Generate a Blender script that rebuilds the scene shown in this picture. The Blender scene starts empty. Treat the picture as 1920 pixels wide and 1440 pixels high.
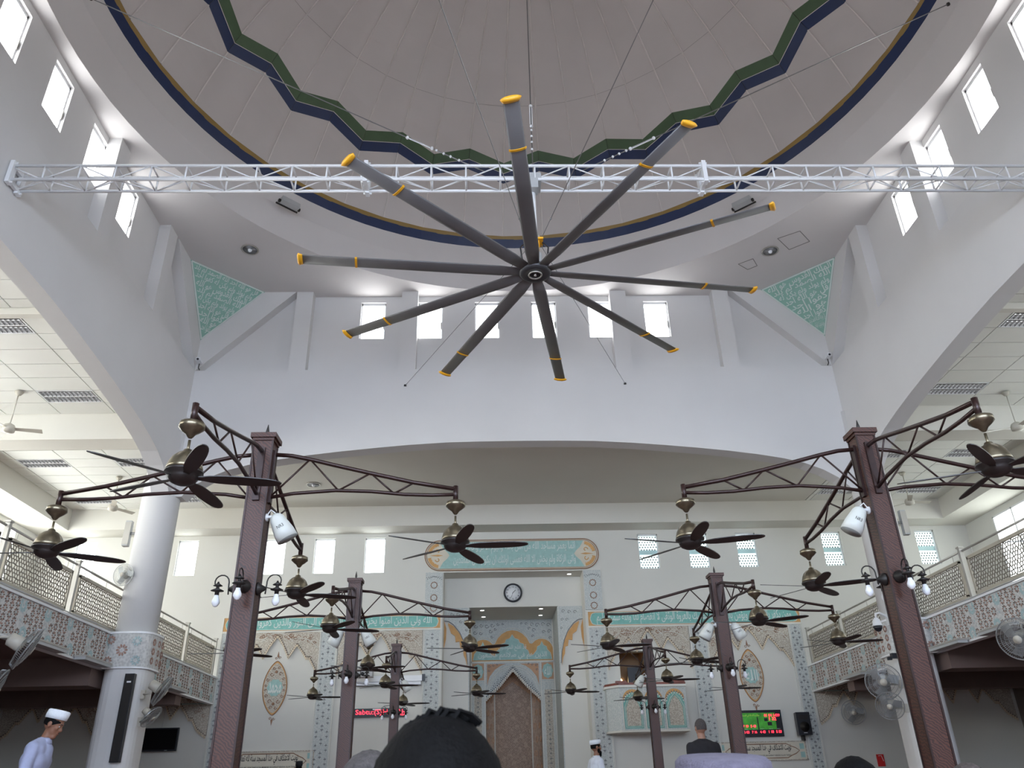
import bpy, math, random
from math import sin, cos, pi, radians, atan2, hypot, sqrt
from mathutils import Vector, Matrix
random.seed(7)
SC = bpy.context.scene
COL = SC.collection

# ------------------------------------------------------------------ camera
F, PITCH, YAW, ROLL = 1493.22, 0.4754, 0.0354, -0.0247
cx_, cy_, cz_ = -0.745, -9.278, 1.05
right0 = Vector((cos(YAW), -sin(YAW), 0)); fwd0 = Vector((sin(YAW), cos(YAW), 0))
fwd = cos(PITCH) * fwd0 + Vector((0, 0, sin(PITCH)))
up_ = -sin(PITCH) * fwd0 + Vector((0, 0, cos(PITCH)))
R_ = cos(ROLL) * right0 + sin(ROLL) * up_
U_ = -sin(ROLL) * right0 + cos(ROLL) * up_
cd = bpy.data.cameras.new('camera'); cam = bpy.data.objects.new('camera', cd); COL.objects.link(cam)
M4 = Matrix((( R_.x, U_.x, -fwd.x, cx_), (R_.y, U_.y, -fwd.y, cy_), (R_.z, U_.z, -fwd.z, cz_), (0, 0, 0, 1)))
cam.matrix_world = M4
cd.sensor_width = 36; cd.lens = F / 1920 * 36; cd.clip_start = 0.05; cd.clip_end = 200
cd.dof.use_dof = True; cd.dof.focus_distance = 12; cd.dof.aperture_fstop = 11
SC.camera = cam

# ------------------------------------------------------------------ light
SC.view_settings.view_transform = 'Standard'; SC.view_settings.look = 'None'
SC.view_settings.gamma = 1; SC.view_settings.use_curve_mapping = False
SC.view_settings.exposure = 0.10
wd = bpy.data.worlds.new('sky'); SC.world = wd; wd.use_nodes = True
wd.node_tree.nodes['Background'].inputs[0].default_value = (0.80, 0.90, 1.0, 1)
wd.node_tree.nodes['Background'].inputs[1].default_value = 3.0
SC.cycles.use_denoising = True
SC.cycles.max_bounces = 8; SC.cycles.diffuse_bounces = 6
SC.cycles.sample_clamp_indirect = 6
PANE_UP, PANE_FAR, PANE_LEFT, PANE_RIGHT, PANE_REAR = 7.8, 5.0, 13.0, 4.5, 16.0

FLOOR = 0.22

# ------------------------------------------------------------------ materials
def mat(name, col, rough=0.6, metal=0.0, var=0.06, scale=3.0, bump=0.0, bscale=40.0, emit=0.0, kind='noise', col2=None, stretch=None, rot=None, spec=None):
    m = bpy.data.materials.new(name); m.use_nodes = True
    nt = m.node_tree; N = nt.nodes; L = nt.links; b = N['Principled BSDF']
    b.inputs['Roughness'].default_value = rough; b.inputs['Metallic'].default_value = metal
    if spec is not None: b.inputs['Specular IOR Level'].default_value = spec
    tc = N.new('ShaderNodeTexCoord'); mp = N.new('ShaderNodeMapping')
    L.new(tc.outputs['Object'], mp.inputs[0])
    if stretch: mp.inputs['Scale'].default_value = stretch
    if rot: mp.inputs['Rotation'].default_value = rot
    if kind == 'wave':
        t = N.new('ShaderNodeTexWave'); t.inputs['Scale'].default_value = scale; t.inputs['Distortion'].default_value = 9
        t.inputs['Detail'].default_value = 3; fac = t.outputs['Fac']
    elif kind == 'voronoi':
        t = N.new('ShaderNodeTexVoronoi'); t.inputs['Scale'].default_value = scale; fac = t.outputs['Distance']
    else:
        t = N.new('ShaderNodeTexNoise'); t.inputs['Scale'].default_value = scale; t.inputs['Detail'].default_value = 4; fac = t.outputs['Fac']
    L.new(mp.outputs[0], t.inputs['Vector'])
    r = N.new('ShaderNodeValToRGB'); L.new(fac, r.inputs[0])
    c = Vector(col)
    lo = Vector(col2) if col2 else c * (1 - var); hi = c * (1 + var) if not col2 else c
    r.color_ramp.elements[0].position = 0.0 if kind == 'wave' else 0.3; r.color_ramp.elements[1].position = 1.0 if kind == 'wave' else 0.7
    r.color_ramp.elements[0].color = (*lo, 1); r.color_ramp.elements[1].color = (*[min(1, x) for x in hi], 1)
    L.new(r.outputs[0], b.inputs['Base Color'])
    if bump:
        t2 = N.new('ShaderNodeTexNoise'); t2.inputs['Scale'].default_value = bscale; L.new(tc.outputs['Object'], t2.inputs['Vector'])
        bp = N.new('ShaderNodeBump'); bp.inputs['Strength'].default_value = bump; bp.inputs['Distance'].default_value = 0.01
        L.new(t2.outputs['Fac'], bp.inputs['Height']); L.new(bp.outputs[0], b.inputs['Normal'])
    if emit:
        b.inputs['Emission Color'].default_value = (*col, 1); b.inputs['Emission Strength'].default_value = emit
    return m

paint = mat('white_wall_paint', (0.66, 0.65, 0.64), 0.75, var=0.025, scale=0.8, bump=0.05, bscale=6)
ceilp = mat('ceiling_paint', (0.66, 0.635, 0.62), 0.8, var=0.03, scale=0.7)
cream = mat('cream_wall_paint', (0.66, 0.65, 0.60), 0.75, var=0.02, scale=0.8)
creamc = mat('cream_soffit_paint', (0.66, 0.64, 0.58), 0.8, var=0.02, scale=0.8)
domep = mat('dome_panel_paint', (0.60, 0.565, 0.545), 0.7, var=0.05, scale=0.6)
domerib = mat('dome_rib_paint', (0.72, 0.68, 0.65), 0.5)
green = mat('dome_green_enamel', (0.060, 0.115, 0.050), 0.45, var=0.08)
navy = mat('dome_navy_enamel', (0.005, 0.020, 0.085), 0.4, var=0.1)
gold = mat('dome_gold_enamel', (0.30, 0.19, 0.045), 0.45)
whitem = mat('white_enamel', (0.78, 0.79, 0.80), 0.35, var=0.02)
greym = mat('grey_blade_enamel', (0.125, 0.12, 0.12), 0.45, var=0.05)
yellow = mat('yellow_plastic', (0.85, 0.42, 0.02), 0.4)
hubm = mat('dark_hub_metal', (0.07, 0.07, 0.075), 0.4, 0.4)
steel = mat('galvanised_wire', (0.25, 0.25, 0.25), 0.4, 0.8)
alum = mat('satin_aluminium', (0.46, 0.44, 0.40), 0.4, 0.5)
railm = mat('beige_rail_enamel', (0.44, 0.40, 0.32), 0.5, 0.1)
latm = mat('taupe_lattice', (0.20, 0.175, 0.14), 0.5)
brown = mat('dark_brown_tube', (0.030, 0.013, 0.011), 0.35, 0.3, var=0.2, scale=20)
wood = mat('copper_brown_post', (0.088, 0.030, 0.018), 0.42, 0.1, kind='wave', scale=15, col2=(0.030, 0.011, 0.008), rot=(0.55, 0.75, 0.6))
brass = mat('antique_brass', (0.21, 0.18, 0.125), 0.3, 0.9, var=0.15, scale=30)
bladem = mat('dark_walnut_blade', (0.016, 0.012, 0.011), 0.4, var=0.2, scale=12, stretch=(1, 8, 1))
iron = mat('black_iron', (0.03, 0.027, 0.025), 0.45, 0.4)
bulbm = mat('white_bulb_glass', (0.80, 0.82, 0.85), 0.25)
canm = mat('white_lamp_can', (0.62, 0.64, 0.60), 0.4)
canin = mat('grey_lamp_inside', (0.28, 0.30, 0.29), 0.5)
teal = mat('teal_plaster', (0.20, 0.47, 0.42), 0.7, var=0.10, scale=9)
teal2 = mat('pale_teal_plaster', (0.33, 0.52, 0.49), 0.7, var=0.10, scale=9)
palegreen = mat('pendentive_green', (0.27, 0.48, 0.40), 0.7, var=0.06, scale=6)
letterw = mat('white_lettering', (0.66, 0.72, 0.68), 0.6)
orange = mat('ochre_plaster', (0.60, 0.34, 0.13), 0.7, var=0.08, scale=8)
carve = mat('carved_cream_plaster', (0.58, 0.54, 0.46), 0.75, kind='voronoi', scale=34, col2=(0.38, 0.33, 0.27))
carvb = mat('carved_blue_plaster', (0.58, 0.60, 0.58), 0.75, kind='voronoi', scale=30, col2=(0.46, 0.50, 0.49))
bead = mat('cream_bead_plaster', (0.66, 0.56, 0.42), 0.7, var=0.12, scale=30)
fleurm = mat('slate_motif', (0.19, 0.195, 0.205), 0.7)
brownl = mat('brown_outline', (0.28, 0.15, 0.09), 0.7)
lineg = mat('pale_outline', (0.70, 0.69, 0.63), 0.7)
fasc = mat('carved_fascia_plaster', (0.60, 0.60, 0.58), 0.75, kind='voronoi', scale=20, col2=(0.47, 0.47, 0.46), bump=0.3, bscale=30)
petalo = mat('terracotta_petal', (0.34, 0.21, 0.165), 0.8, var=0.2, scale=20)
petalb = mat('sky_blue_petal', (0.38, 0.50, 0.51), 0.8, var=0.15, scale=20)
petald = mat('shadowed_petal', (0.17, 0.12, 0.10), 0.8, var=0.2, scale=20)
pink = mat('mihrab_tile', (0.52, 0.39, 0.30), 0.7, kind='voronoi', scale=14, col2=(0.42, 0.31, 0.24))
pinko = mat('mihrab_tile_orange', (0.52, 0.31, 0.19), 0.7, var=0.1)
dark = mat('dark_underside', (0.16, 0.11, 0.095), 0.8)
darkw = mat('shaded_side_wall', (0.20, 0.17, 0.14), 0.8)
carpet = mat('red_carpet', (0.30, 0.19, 0.17), 0.95, kind='voronoi', scale=2, col2=(0.24, 0.13, 0.11))
tilem = mat('ceiling_tile', (0.74, 0.74, 0.70), 0.85, var=0.02, scale=1.5)
gridm = mat('dark_grid_grey', (0.22, 0.21, 0.20), 0.8)  # plain dark grey for ceiling grid, hatch joints and dome seams
louv = mat('louvre_metal', (0.30, 0.30, 0.30), 0.3, 0.5)
tubem = mat('lit_fluorescent_tube', (0.95, 0.97, 1.0), 0.3, emit=1.6)
lampon = mat('lit_downlight', (1.0, 0.96, 0.88), 0.3, emit=9.0)
warmon = mat('lit_warm_downlight', (1.0, 0.75, 0.40), 0.3, emit=14.0)
refl = mat('downlight_reflector', (0.30, 0.30, 0.31), 0.35, 0.3)
blackp = mat('black_plastic', (0.012, 0.013, 0.018), 0.4)
screenb = mat('black_glass_screen', (0.006, 0.006, 0.007), 0.15)
redled = mat('red_led', (1.0, 0.03, 0.06), 0.4, emit=2.6)
greenled = mat('green_backlit_print', (0.05, 0.30, 0.03), 0.4, emit=0.25, var=0.5, scale=6)
yelled = mat('yellow_green_print', (0.45, 0.60, 0.10), 0.4, emit=0.3)
signc = mat('cream_sign_board', (0.66, 0.61, 0.50), 0.6)
ink = mat('black_ink', (0.012, 0.012, 0.012), 0.6)
fanw = mat('ivory_fan_plastic', (0.50, 0.47, 0.40), 0.4)
fang = mat('grey_fan_guard', (0.33, 0.34, 0.34), 0.35, 0.5)
greyp = mat('grey_plastic', (0.42, 0.43, 0.43), 0.5)
redp = mat('red_sign_plastic', (0.60, 0.02, 0.02), 0.5)
redwood = mat('red_brown_wood', (0.20, 0.05, 0.03), 0.4, var=0.2, scale=8)
warmw = mat('warm_brown_panel', (0.36, 0.22, 0.10), 0.6, kind='wave', scale=9, col2=(0.30, 0.17, 0.08), rot=(0, 1.57, 0))
skin1 = mat('brown_skin', (0.24, 0.11, 0.065), 0.55, var=0.08, scale=20)
skin2 = mat('tan_skin', (0.34, 0.18, 0.12), 0.55, var=0.08, scale=20)
hairb = mat('black_hair', (0.003, 0.0028, 0.003), 0.7, var=0.4, scale=60, stretch=(6, 1, 1), bump=0.25, bscale=120, spec=0.12)
hairg = mat('grey_hair', (0.06, 0.052, 0.05), 0.8, var=0.4, scale=80, bump=0.5, bscale=150)
hairbr = mat('brown_hair', (0.07, 0.055, 0.05), 0.8, var=0.4, scale=80, bump=0.5, bscale=150)
capw = mat('white_cap_cloth', (0.72, 0.76, 0.80), 0.9, var=0.05, scale=60, bump=0.2, bscale=200)
caplav = mat('lavender_cap_cloth', (0.135, 0.122, 0.165), 0.95, var=0.15, scale=40, bump=0.6, bscale=220)
shirtb = mat('pale_blue_shirt', (0.36, 0.39, 0.55), 0.9, var=0.08, scale=10)
shirtw = mat('white_shirt', (0.66, 0.70, 0.78), 0.9, var=0.05, scale=10)
shirtk = mat('black_shirt', (0.012, 0.011, 0.014), 0.85, var=0.3, scale=10)
trou = mat('dark_trousers', (0.05, 0.05, 0.06), 0.9)
eyew = mat('eye_white', (0.6, 0.6, 0.58), 0.3)
lipm = mat('lip_skin', (0.22, 0.08, 0.06), 0.5)

trac = mat('niche_line_relief', (0.27, 0.19, 0.15), 0.7)
def panemat(name, col, s):
    m = mat(name, col, 0.4, emit=s); return m
pane_up = panemat('daylit_pane_upper', (0.96, 0.98, 1.0), PANE_UP)
pane_far = panemat('daylit_pane_mihrab', (0.92, 0.99, 1.0), PANE_FAR)
pane_l = panemat('daylit_pane_left', (0.97, 1.0, 0.97), PANE_LEFT)
pane_r = panemat('daylit_pane_right', (0.93, 1.0, 0.98), PANE_RIGHT)
pane_rear = panemat('daylit_pane_rear', (0.68, 0.80, 1.0), PANE_REAR)
pane_door = panemat('daylit_pane_doors', (0.72, 0.84, 1.0), 3.2)
frostm = mat('frosted_band', (0.62, 0.86, 0.86), 0.4)
pane_far_r = panemat('daylit_pane_screened', (0.86, 1.0, 0.98), 1.05)
lacem = mat('window_lace_screen', (0.20, 0.24, 0.24), 0.6)

# ------------------------------------------------------------------ mesh helpers
class MB:
    def __init__(s): s.v = []; s.f = []; s.m = []; s.T = None; s.sm = []
    def add(s, vs, fs, mi=0, smooth=False):
        o = len(s.v)
        if s.T is not None: vs = [tuple(s.T @ Vector(p)) for p in vs]
        s.v += [tuple(p) for p in vs]
        for f in fs: s.f.append(tuple(i + o for i in f)); s.m.append(mi); s.sm.append(smooth)
        return s
    def box(s, x0, x1, y0, y1, z0, z1, mi=0):
        vs = [(x0,y0,z0),(x1,y0,z0),(x1,y1,z0),(x0,y1,z0),(x0,y0,z1),(x1,y0,z1),(x1,y1,z1),(x0,y1,z1)]
        return s.add(vs, [(0,3,2,1),(4,5,6,7),(0,1,5,4),(1,2,6,5),(2,3,7,6),(3,0,4,7)], mi)
    def tube(s, pts, r, n=6, mi=0, closed=False, rad=None):
        pts = [Vector(p) for p in pts]; N = len(pts); vs = []; 
        prev = None
        for i, p in enumerate(pts):
            if closed: d = pts[(i+1) % N] - pts[i-1]
            else: d = pts[min(i+1, N-1)] - pts[max(i-1, 0)]
            if d.length < 1e-9: d = Vector((0,0,1))
            d.normalize()
            if prev is None:
                a = Vector((0,0,1)) if abs(d.z) < 0.9 else Vector((1,0,0))
                u = d.cross(a).normalized()
            else:
                u = (prev - d * prev.dot(d))
                u = u.normalized() if u.length > 1e-6 else d.orthogonal().normalized()
            prev = u; w = d.cross(u)
            rr = rad[i] if rad else r
            for k in range(n):
                a = 2*pi*k/n; vs.append(p + rr*(cos(a)*u + sin(a)*w))
        fs = []
        for i in range(N if closed else N-1):
            j = (i+1) % N
            for k in range(n): fs.append((i*n+k, i*n+(k+1)%n, j*n+(k+1)%n, j*n+k))
        if not closed: fs += [tuple(range(n-1,-1,-1)), tuple(range((N-1)*n, N*n))]
        return s.add(vs, fs, mi, n >= 6)
    def bar(s, a, b, w, h, mi=0, upv=(0,0,1)):
        a = Vector(a); b = Vector(b); d = (b-a).normalized(); u = d.cross(Vector(upv))
        if u.length < 1e-5: u = d.cross(Vector((0,1,0)))
        u.normalize(); w2 = u.cross(d)
        vs = [p + sx*u*w/2 + sz*w2*h/2 for p in (a, b) for sx, sz in ((-1,-1),(1,-1),(1,1),(-1,1))]
        return s.add(vs, [(0,3,2,1),(4,5,6,7),(0,1,5,4),(1,2,6,5),(2,3,7,6),(3,0,4,7)], mi)
    def lathe(s, prof, n=16, c=(0,0,0), mi=0, axis='z', flute=0):
        vs = []; fs = []
        for r, z in prof:
            for k in range(n):
                a = 2*pi*k/n; rr = r * (1 + (flute if k % 2 else 0))
                p = (rr*cos(a), rr*sin(a), z)
                if axis == 'y': p = (p[0], p[2], p[1])
                if axis == 'x': p = (p[2], p[0], p[1])
                vs.append((p[0]+c[0], p[1]+c[1], p[2]+c[2]))
        for i in range(len(prof)-1):
            for k in range(n): fs.append((i*n+k, i*n+(k+1)%n, (i+1)*n+(k+1)%n, (i+1)*n+k))
        fs += [tuple(range(n-1,-1,-1)), tuple(range((len(prof)-1)*n, len(prof)*n))]
        return s.add(vs, fs, mi, True)
    def prism(s, poly, d0, d1, plane='xz', mi=0):
        # poly in (u,v); extruded along the third axis from d0 to d1
        n = len(poly)
        def P(u, v, d): return (u, d, v) if plane == 'xz' else ((d, u, v) if plane == 'yz' else (u, v, d))
        vs = [P(u, v, d0) for u, v in poly] + [P(u, v, d1) for u, v in poly]
        fs = [tuple(range(n)), tuple(range(2*n-1, n-1, -1))] + [(i, n+i, n+(i+1)%n, (i+1)%n) for i in range(n)]
        return s.add(vs, fs, mi)
    def ball(s, c, r, n=8, mi=0, sc=(1,1,1)):
        m = max(4, n//2+1); prof = [(max(1e-4, r*sin(pi*i/m)), -r*cos(pi*i/m)) for i in range(m+1)]
        vs = []; fs = []
        for rr, z in prof:
            for k in range(n): a = 2*pi*k/n; vs.append((c[0]+rr*cos(a)*sc[0], c[1]+rr*sin(a)*sc[1], c[2]+z*sc[2]))
        for i in range(m):
            for k in range(n): fs.append((i*n+k, i*n+(k+1)%n, (i+1)*n+(k+1)%n, (i+1)*n+k))
        fs += [tuple(range(n-1,-1,-1)), tuple(range(m*n, (m+1)*n))]
        return s.add(vs, fs, mi, True)
    def mesh(s, name, mats):
        me = bpy.data.meshes.new(name); me.from_pydata(s.v, [], s.f)
        for m in (mats if isinstance(mats, (list, tuple)) else [mats]): me.materials.append(m)
        me.polygons.foreach_set('material_index', s.m); me.polygons.foreach_set('use_smooth', s.sm)
        me.update(); return me
    def obj(s, name, mats, parent=None, loc=None, **props):
        return inst(name, s.mesh(name, mats), parent, loc, **props)
def setp(o, props):
    for k, v in props.items():
        if v is not None: o[k] = v
    return o
def inst(name, me, parent=None, loc=None, **props):
    o = bpy.data.objects.new(name, me); COL.objects.link(o)
    if parent is not None: o.parent = parent
    if loc is not None: o.location = loc
    return setp(o, props)
def empty(name, label, category, loc=(0,0,0), rz=0, group=None, kind=None):
    o = bpy.data.objects.new(name, None); COL.objects.link(o); o.location = loc; o.rotation_euler = (0,0,rz)
    return setp(o, dict(label=label, category=category, group=group, kind=kind))
def clone(o, parent=None):
    c = o.copy(); COL.objects.link(c)
    if parent is not None: c.parent = parent
    for ch in list(o.children): clone(ch, c)
    return c
def place(o, loc, rz=0, label=None, group=None):
    o.location = loc; o.rotation_euler = (0,0,rz)
    if label: o['label'] = label
    if group: o['group'] = group
    return o
def struct(mb, name, mats, label, parent=None, **k):
    return mb.obj(name, mats, parent, label=label, kind='structure' if parent is None else None, category='structure' if False else None, **k)

# ------------------------------------------------------------------ Arabic shaping
_J = {}
def _row(chars, start, n):
    for c in chars: _J[c] = (start, n); start += n
for c, st, n in (('ا',0xFE8D,2),('ب',0xFE8F,4),('ة',0xFE93,2),('ت',0xFE95,4),('ث',0xFE99,4),('ج',0xFE9D,4),('ح',0xFEA1,4),('خ',0xFEA5,4),('د',0xFEA9,2),('ذ',0xFEAB,2),('ر',0xFEAD,2),('ز',0xFEAF,2),('س',0xFEB1,4),('ش',0xFEB5,4),('ص',0xFEB9,4),('ض',0xFEBD,4),('ط',0xFEC1,4),('ظ',0xFEC5,4),('ع',0xFEC9,4),('غ',0xFECD,4),('ف',0xFED1,4),('ق',0xFED5,4),('ك',0xFED9,4),('ل',0xFEDD,4),('م',0xFEE1,4),('ن',0xFEE5,4),('ه',0xFEE9,4),('و',0xFEED,2),('ى',0xFEEF,2),('ي',0xFEF1,4),('أ',0xFE83,2),('إ',0xFE87,2),('ؤ',0xFE85,2),('آ',0xFE81,2),('ئ',0xFE89,4),('ء',0xFE80,1)):
    _J[c] = (st, n)
def arab(t):
    out = []; n = len(t); i = 0; joined = False
    while i < n:
        c = t[i]
        if c not in _J: out.append(c); joined = False; i += 1; continue
        if c == 'ل' and i+1 < n and t[i+1] in 'اأإآ':
            st = {'ا':0xFEFB,'أ':0xFEF7,'إ':0xFEF9,'آ':0xFEF5}[t[i+1]]
            out.append(chr(st + (1 if joined else 0))); joined = False; i += 2; continue
        st, k = _J[c]
        nxt = i+1 < n and t[i+1] in _J and _J[t[i+1]][1] > 1
        if k == 4:
            f = (3 if nxt else 1) if joined else (2 if nxt else 0); joined = nxt
        elif k == 2: f = 1 if joined else 0; joined = False
        else: f = 0; joined = False
        out.append(chr(st + f)); i += 1
    return ''.join(reversed(out))
def text(body, width, height, loc, rot, m, parent, name='lettering', bold=0.0):
    c = bpy.data.curves.new(name, 'FONT'); c.body = body; c.align_x = 'CENTER'; c.align_y = 'CENTER'
    c.size = 1.0; c.offset = bold; c.resolution_u = 2
    t = bpy.data.objects.new('glyphs', c)
    me = bpy.data.meshes.new_from_object(t); bpy.data.objects.remove(t); bpy.data.curves.remove(c)
    me.name = name; me.materials.clear(); me.materials.append(m)
    xs = [v.co.x for v in me.vertices]; ys = [v.co.y for v in me.vertices]
    mx, my = (min(xs)+max(xs))/2, (min(ys)+max(ys))/2; dx, dy = max(xs)-min(xs), max(ys)-min(ys)
    sy = height/dy; sx = width/dx if width else sy
    for v in me.vertices: v.co = ((v.co.x-mx)*sx, (v.co.y-my)*sy, 0)
    for p in me.polygons: p.material_index = 0
    o = inst(name, me, parent, loc); o.rotation_euler = rot; return o
FACE = (pi/2, 0, 0)            # reads from -Y side
# ------------------------------------------------------------------ room shell
D = 14.6
struct(MB().box(-14.6, 14.6, -15.2, 14.6, 0.0, FLOOR).box(-2.1, 2.1, 14.6, 18.2, 0.0, FLOOR), 'floor', carpet, 'red patterned carpet floor of the prayer hall')

def wall_strips(mb, u0, u1, z0, z1, d0, d1, holes, plane):
    cuts = sorted({u0, u1, *[h[0] for h in holes], *[h[1] for h in holes]})
    for a, b in zip(cuts[:-1], cuts[1:]):
        hs = sorted([(h[2], h[3]) for h in holes if h[0] <= a + 1e-6 and h[1] >= b - 1e-6])
        z = z0
        for lo, hi in hs + [(z1, z1)]:
            if lo > z + 1e-6:
                if plane == 'xz': mb.box(a, b, min(d0, d1), max(d0, d1), z, lo)
                else: mb.box(min(d0, d1), max(d0, d1), a, b, z, lo)
            z = hi
wx = [(k - 2.5) * 1.448 for k in range(6)]
WH = 0.315
ARCH = [(0,8.335),(0.9,8.33),(1.7,8.315),(2.6,8.26),(3.4,8.19),(4.1,8.12),(4.8,8.04),(5.5,7.94),(6.1,7.83),(6.6,7.70),(7.0,7.53),(7.3,7.34),(7.55,7.08)]
archz = [(-u, z) for u, z in reversed(ARCH[1:])] + ARCH
sides = {'front': 0, 'left': 1, 'rear': 2, 'right': 3}
def rot90(k): return Matrix.Rotation(k*pi/2, 4, 'Z')
for nm, k in sides.items():
    T = rot90(k)
    mb = MB(); mb.T = T
    # arched wall 7.75..8.15 up to 10.25 + springing blocks
    top = 10.25
    for (u0, a0), (u1, a1) in zip(archz[:-1], archz[1:]):
        vs = [(u0,7.75,a0),(u1,7.75,a1),(u1,7.75,top),(u0,7.75,top),(u0,8.13,a0),(u1,8.13,a1),(u1,8.13,top),(u0,8.13,top)]
        mb.add(vs, [(0,1,2,3),(5,4,7,6),(4,5,1,0),(3,2,6,7)])
    for s in (-1, 1):
        a, b = sorted((s*7.55, s*7.75))
        mb.box(a, b, 7.75, 8.13, 7.08, top)
    # upper wall with windows
    wall_strips(mb, -8.3, 8.3, top, 12.6, 8.0, 8.35, [(x-WH, x+WH, 11.26, 12.33) for x in wx], 'xz')
    struct(mb, 'wall_'+nm, paint, {'front':'white arched wall facing the camera below the dome','left':'white arched wall on the left below the dome','rear':'white arched wall behind the camera','right':'white arched wall on the right below the dome'}[nm])
    # pilasters and corner gussets
    w = bpy.data.objects['wall_'+nm]
    for x in (-5.33, -2.68, 2.62, 5.27):
        p = MB(); p.T = T; p.box(x-0.205, x+0.205, 7.75, 8.01, 10.25, 12.5); p.obj('pilaster', paint, w)
    for s in (-1, 1):
        p = MB(); p.T = T
        p.prism([(s*5.56, 12.5), (s*7.98, 12.5), (s*7.98, 10.25), (s*7.75, 10.25)], 7.75, 8.01); p.obj('corner_gusset', paint, w)
    for i, x in enumerate(wx):
        n = k*6 + i + 1
        g = MB(); g.T = T; g.box(x-WH, x+WH, 8.12, 8.14, 11.26, 12.33)
        wo = g.obj('window_%d' % n, pane_up, kind='structure', label='small bright daylit window number %s from the left high in the %s wall' % (['one','two','three','four','five','six'][i], nm))
        fr = MB(); fr.T = T
        for a, b, c, d in ((x-WH, x-WH+0.03, 11.26, 12.33), (x+WH-0.03, x+WH, 11.26, 12.33), (x-WH, x+WH, 11.26, 11.29), (x-WH, x+WH, 12.27, 12.33)):
            fr.box(a, b, 8.06, 8.12, c, d)
        fr.obj('window_frame', whitem, wo)
        h = MB(); h.T = T; h.box(x+WH-0.05, x+WH-0.03, 8.03, 8.06, 11.55, 11.75); h.obj('handle', alum, wo)

# drum ceiling with circular opening, cove, rings
mb = MB(); n = 96; vs = []; fs = []
for i in range(n):
    a = 2*pi*i/n; c, s_ = cos(a), sin(a); m = max(abs(c), abs(s_))
    vs += [(7.75*c, 7.75*s_, 12.5), (8.1*c/m, 8.1*s_/m, 12.5)]
for i in range(n): j = (i+1) % n; fs.append((2*i, 2*i+1, 2*j+1, 2*j))
mb.add(vs, fs); 
struct(mb, 'ceiling_drum', ceilp, 'flat white ceiling corners around the round dome opening')
drum = bpy.data.objects['ceiling_drum']
def ringmesh(prof, mats, name, par, n=96, seg=None, **k):
    mb = MB(); vs = []; fs = []
    for r, z in prof:
        for i in range(n): a = 2*pi*i/n; vs.append((r*cos(a), r*sin(a), z))
    for q in range(len(prof)-1):
        for i in range(n): fs.append((q*n+i, q*n+(i+1)%n, (q+1)*n+(i+1)%n, (q+1)*n+i))
    mb.add(vs, fs, 0, name == 'cove'); return mb.obj(name, mats, par, **k)
ringmesh([(7.75,12.5),(7.66,12.80),(7.52,13.13)], ceilp, 'cove', drum)
ringmesh([(7.52,13.13),(7.47,13.36),(7.42,13.60)], ceilp, 'cove', drum)
ringmesh([(7.42,13.60),(7.45,13.61),(7.35,13.83)], navy, 'navy_ring', drum)
# access hatches, downlights on the drum ceiling
hp = MB()
for q in ([(6.10,5.61),(6.53,5.33),(6.90,5.72),(6.52,6.04)], [(5.75,6.85),(5.94,6.69),(5.75,6.40),(5.45,6.62)]):
    for a, b in zip(q, q[1:] + q[:1]): hp.bar((*a,12.497), (*b,12.497), 0.014, 0.008)
hp.obj('hatch_joint', gridm, drum)

# dome -------------------------------------------------------------
ZC, RHO = 10.8, 7.94
def onS(R, az, off=0.0):
    q = (RHO+off)/RHO; z = ZC + sqrt(max(0, RHO*RHO - R*R))*q
    return (R*q*cos(az), R*q*sin(az), z)
dome = empty('ceiling_dome', 'large ribbed beige dome with a zigzag green and navy band', None, kind='structure')
NG = 44
azs = []
for i in range(NG+1):
    a = 3.22 + i*8.104 if i <= 22 else 3.22 + 22*8.104 + (i-22)*(360-22*8.104)/22
    azs.append(radians(a))
# ribs at 84.23 (odd) and 92.33 (even): (84.26-3.22)/8.104 = 10
def even(i): return i % 2 == 1
lev = {'g': (6.38, 6.20), 'm': (6.535, 6.365), 'b': (6.675, 6.51)}
def RV(key, i):
    if key == 'base': return 7.31
    if key == 'seam': return 5.46
    if key == 'top': return 0.5
    return lev[key][0 if even(i) else 1]
def gore(i, k0, k1, nseg, off, name, m):
    mb = MB(); vs = []; fs = []
    a0, a1 = azs[i], azs[i+1]
    for q in range(nseg+1):
        t = q/nseg
        for a, j in ((a0, i), (a1, i+1)):
            R = RV(k0, j)*(1-t) + RV(k1, j)*t
            g = 0.004
            vs.append(onS(R, a + (g/R if j == i else -g/R)*1.0, off))
    for q in range(nseg): fs.append((2*q, 2*q+1, 2*q+3, 2*q+2))
    nv = len(vs)
    # thickness outward
    vs2 = [tuple(Vector(v) + (Vector(v)-Vector((0,0,ZC))).normalized()*0.03) for v in vs]
    mb.add(vs + vs2, fs + [(0, 1, nv+1, nv), (2*nseg, 2*nseg+1, nv+2*nseg+1, nv+2*nseg)])
    mb.obj(name, m, dome)
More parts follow.
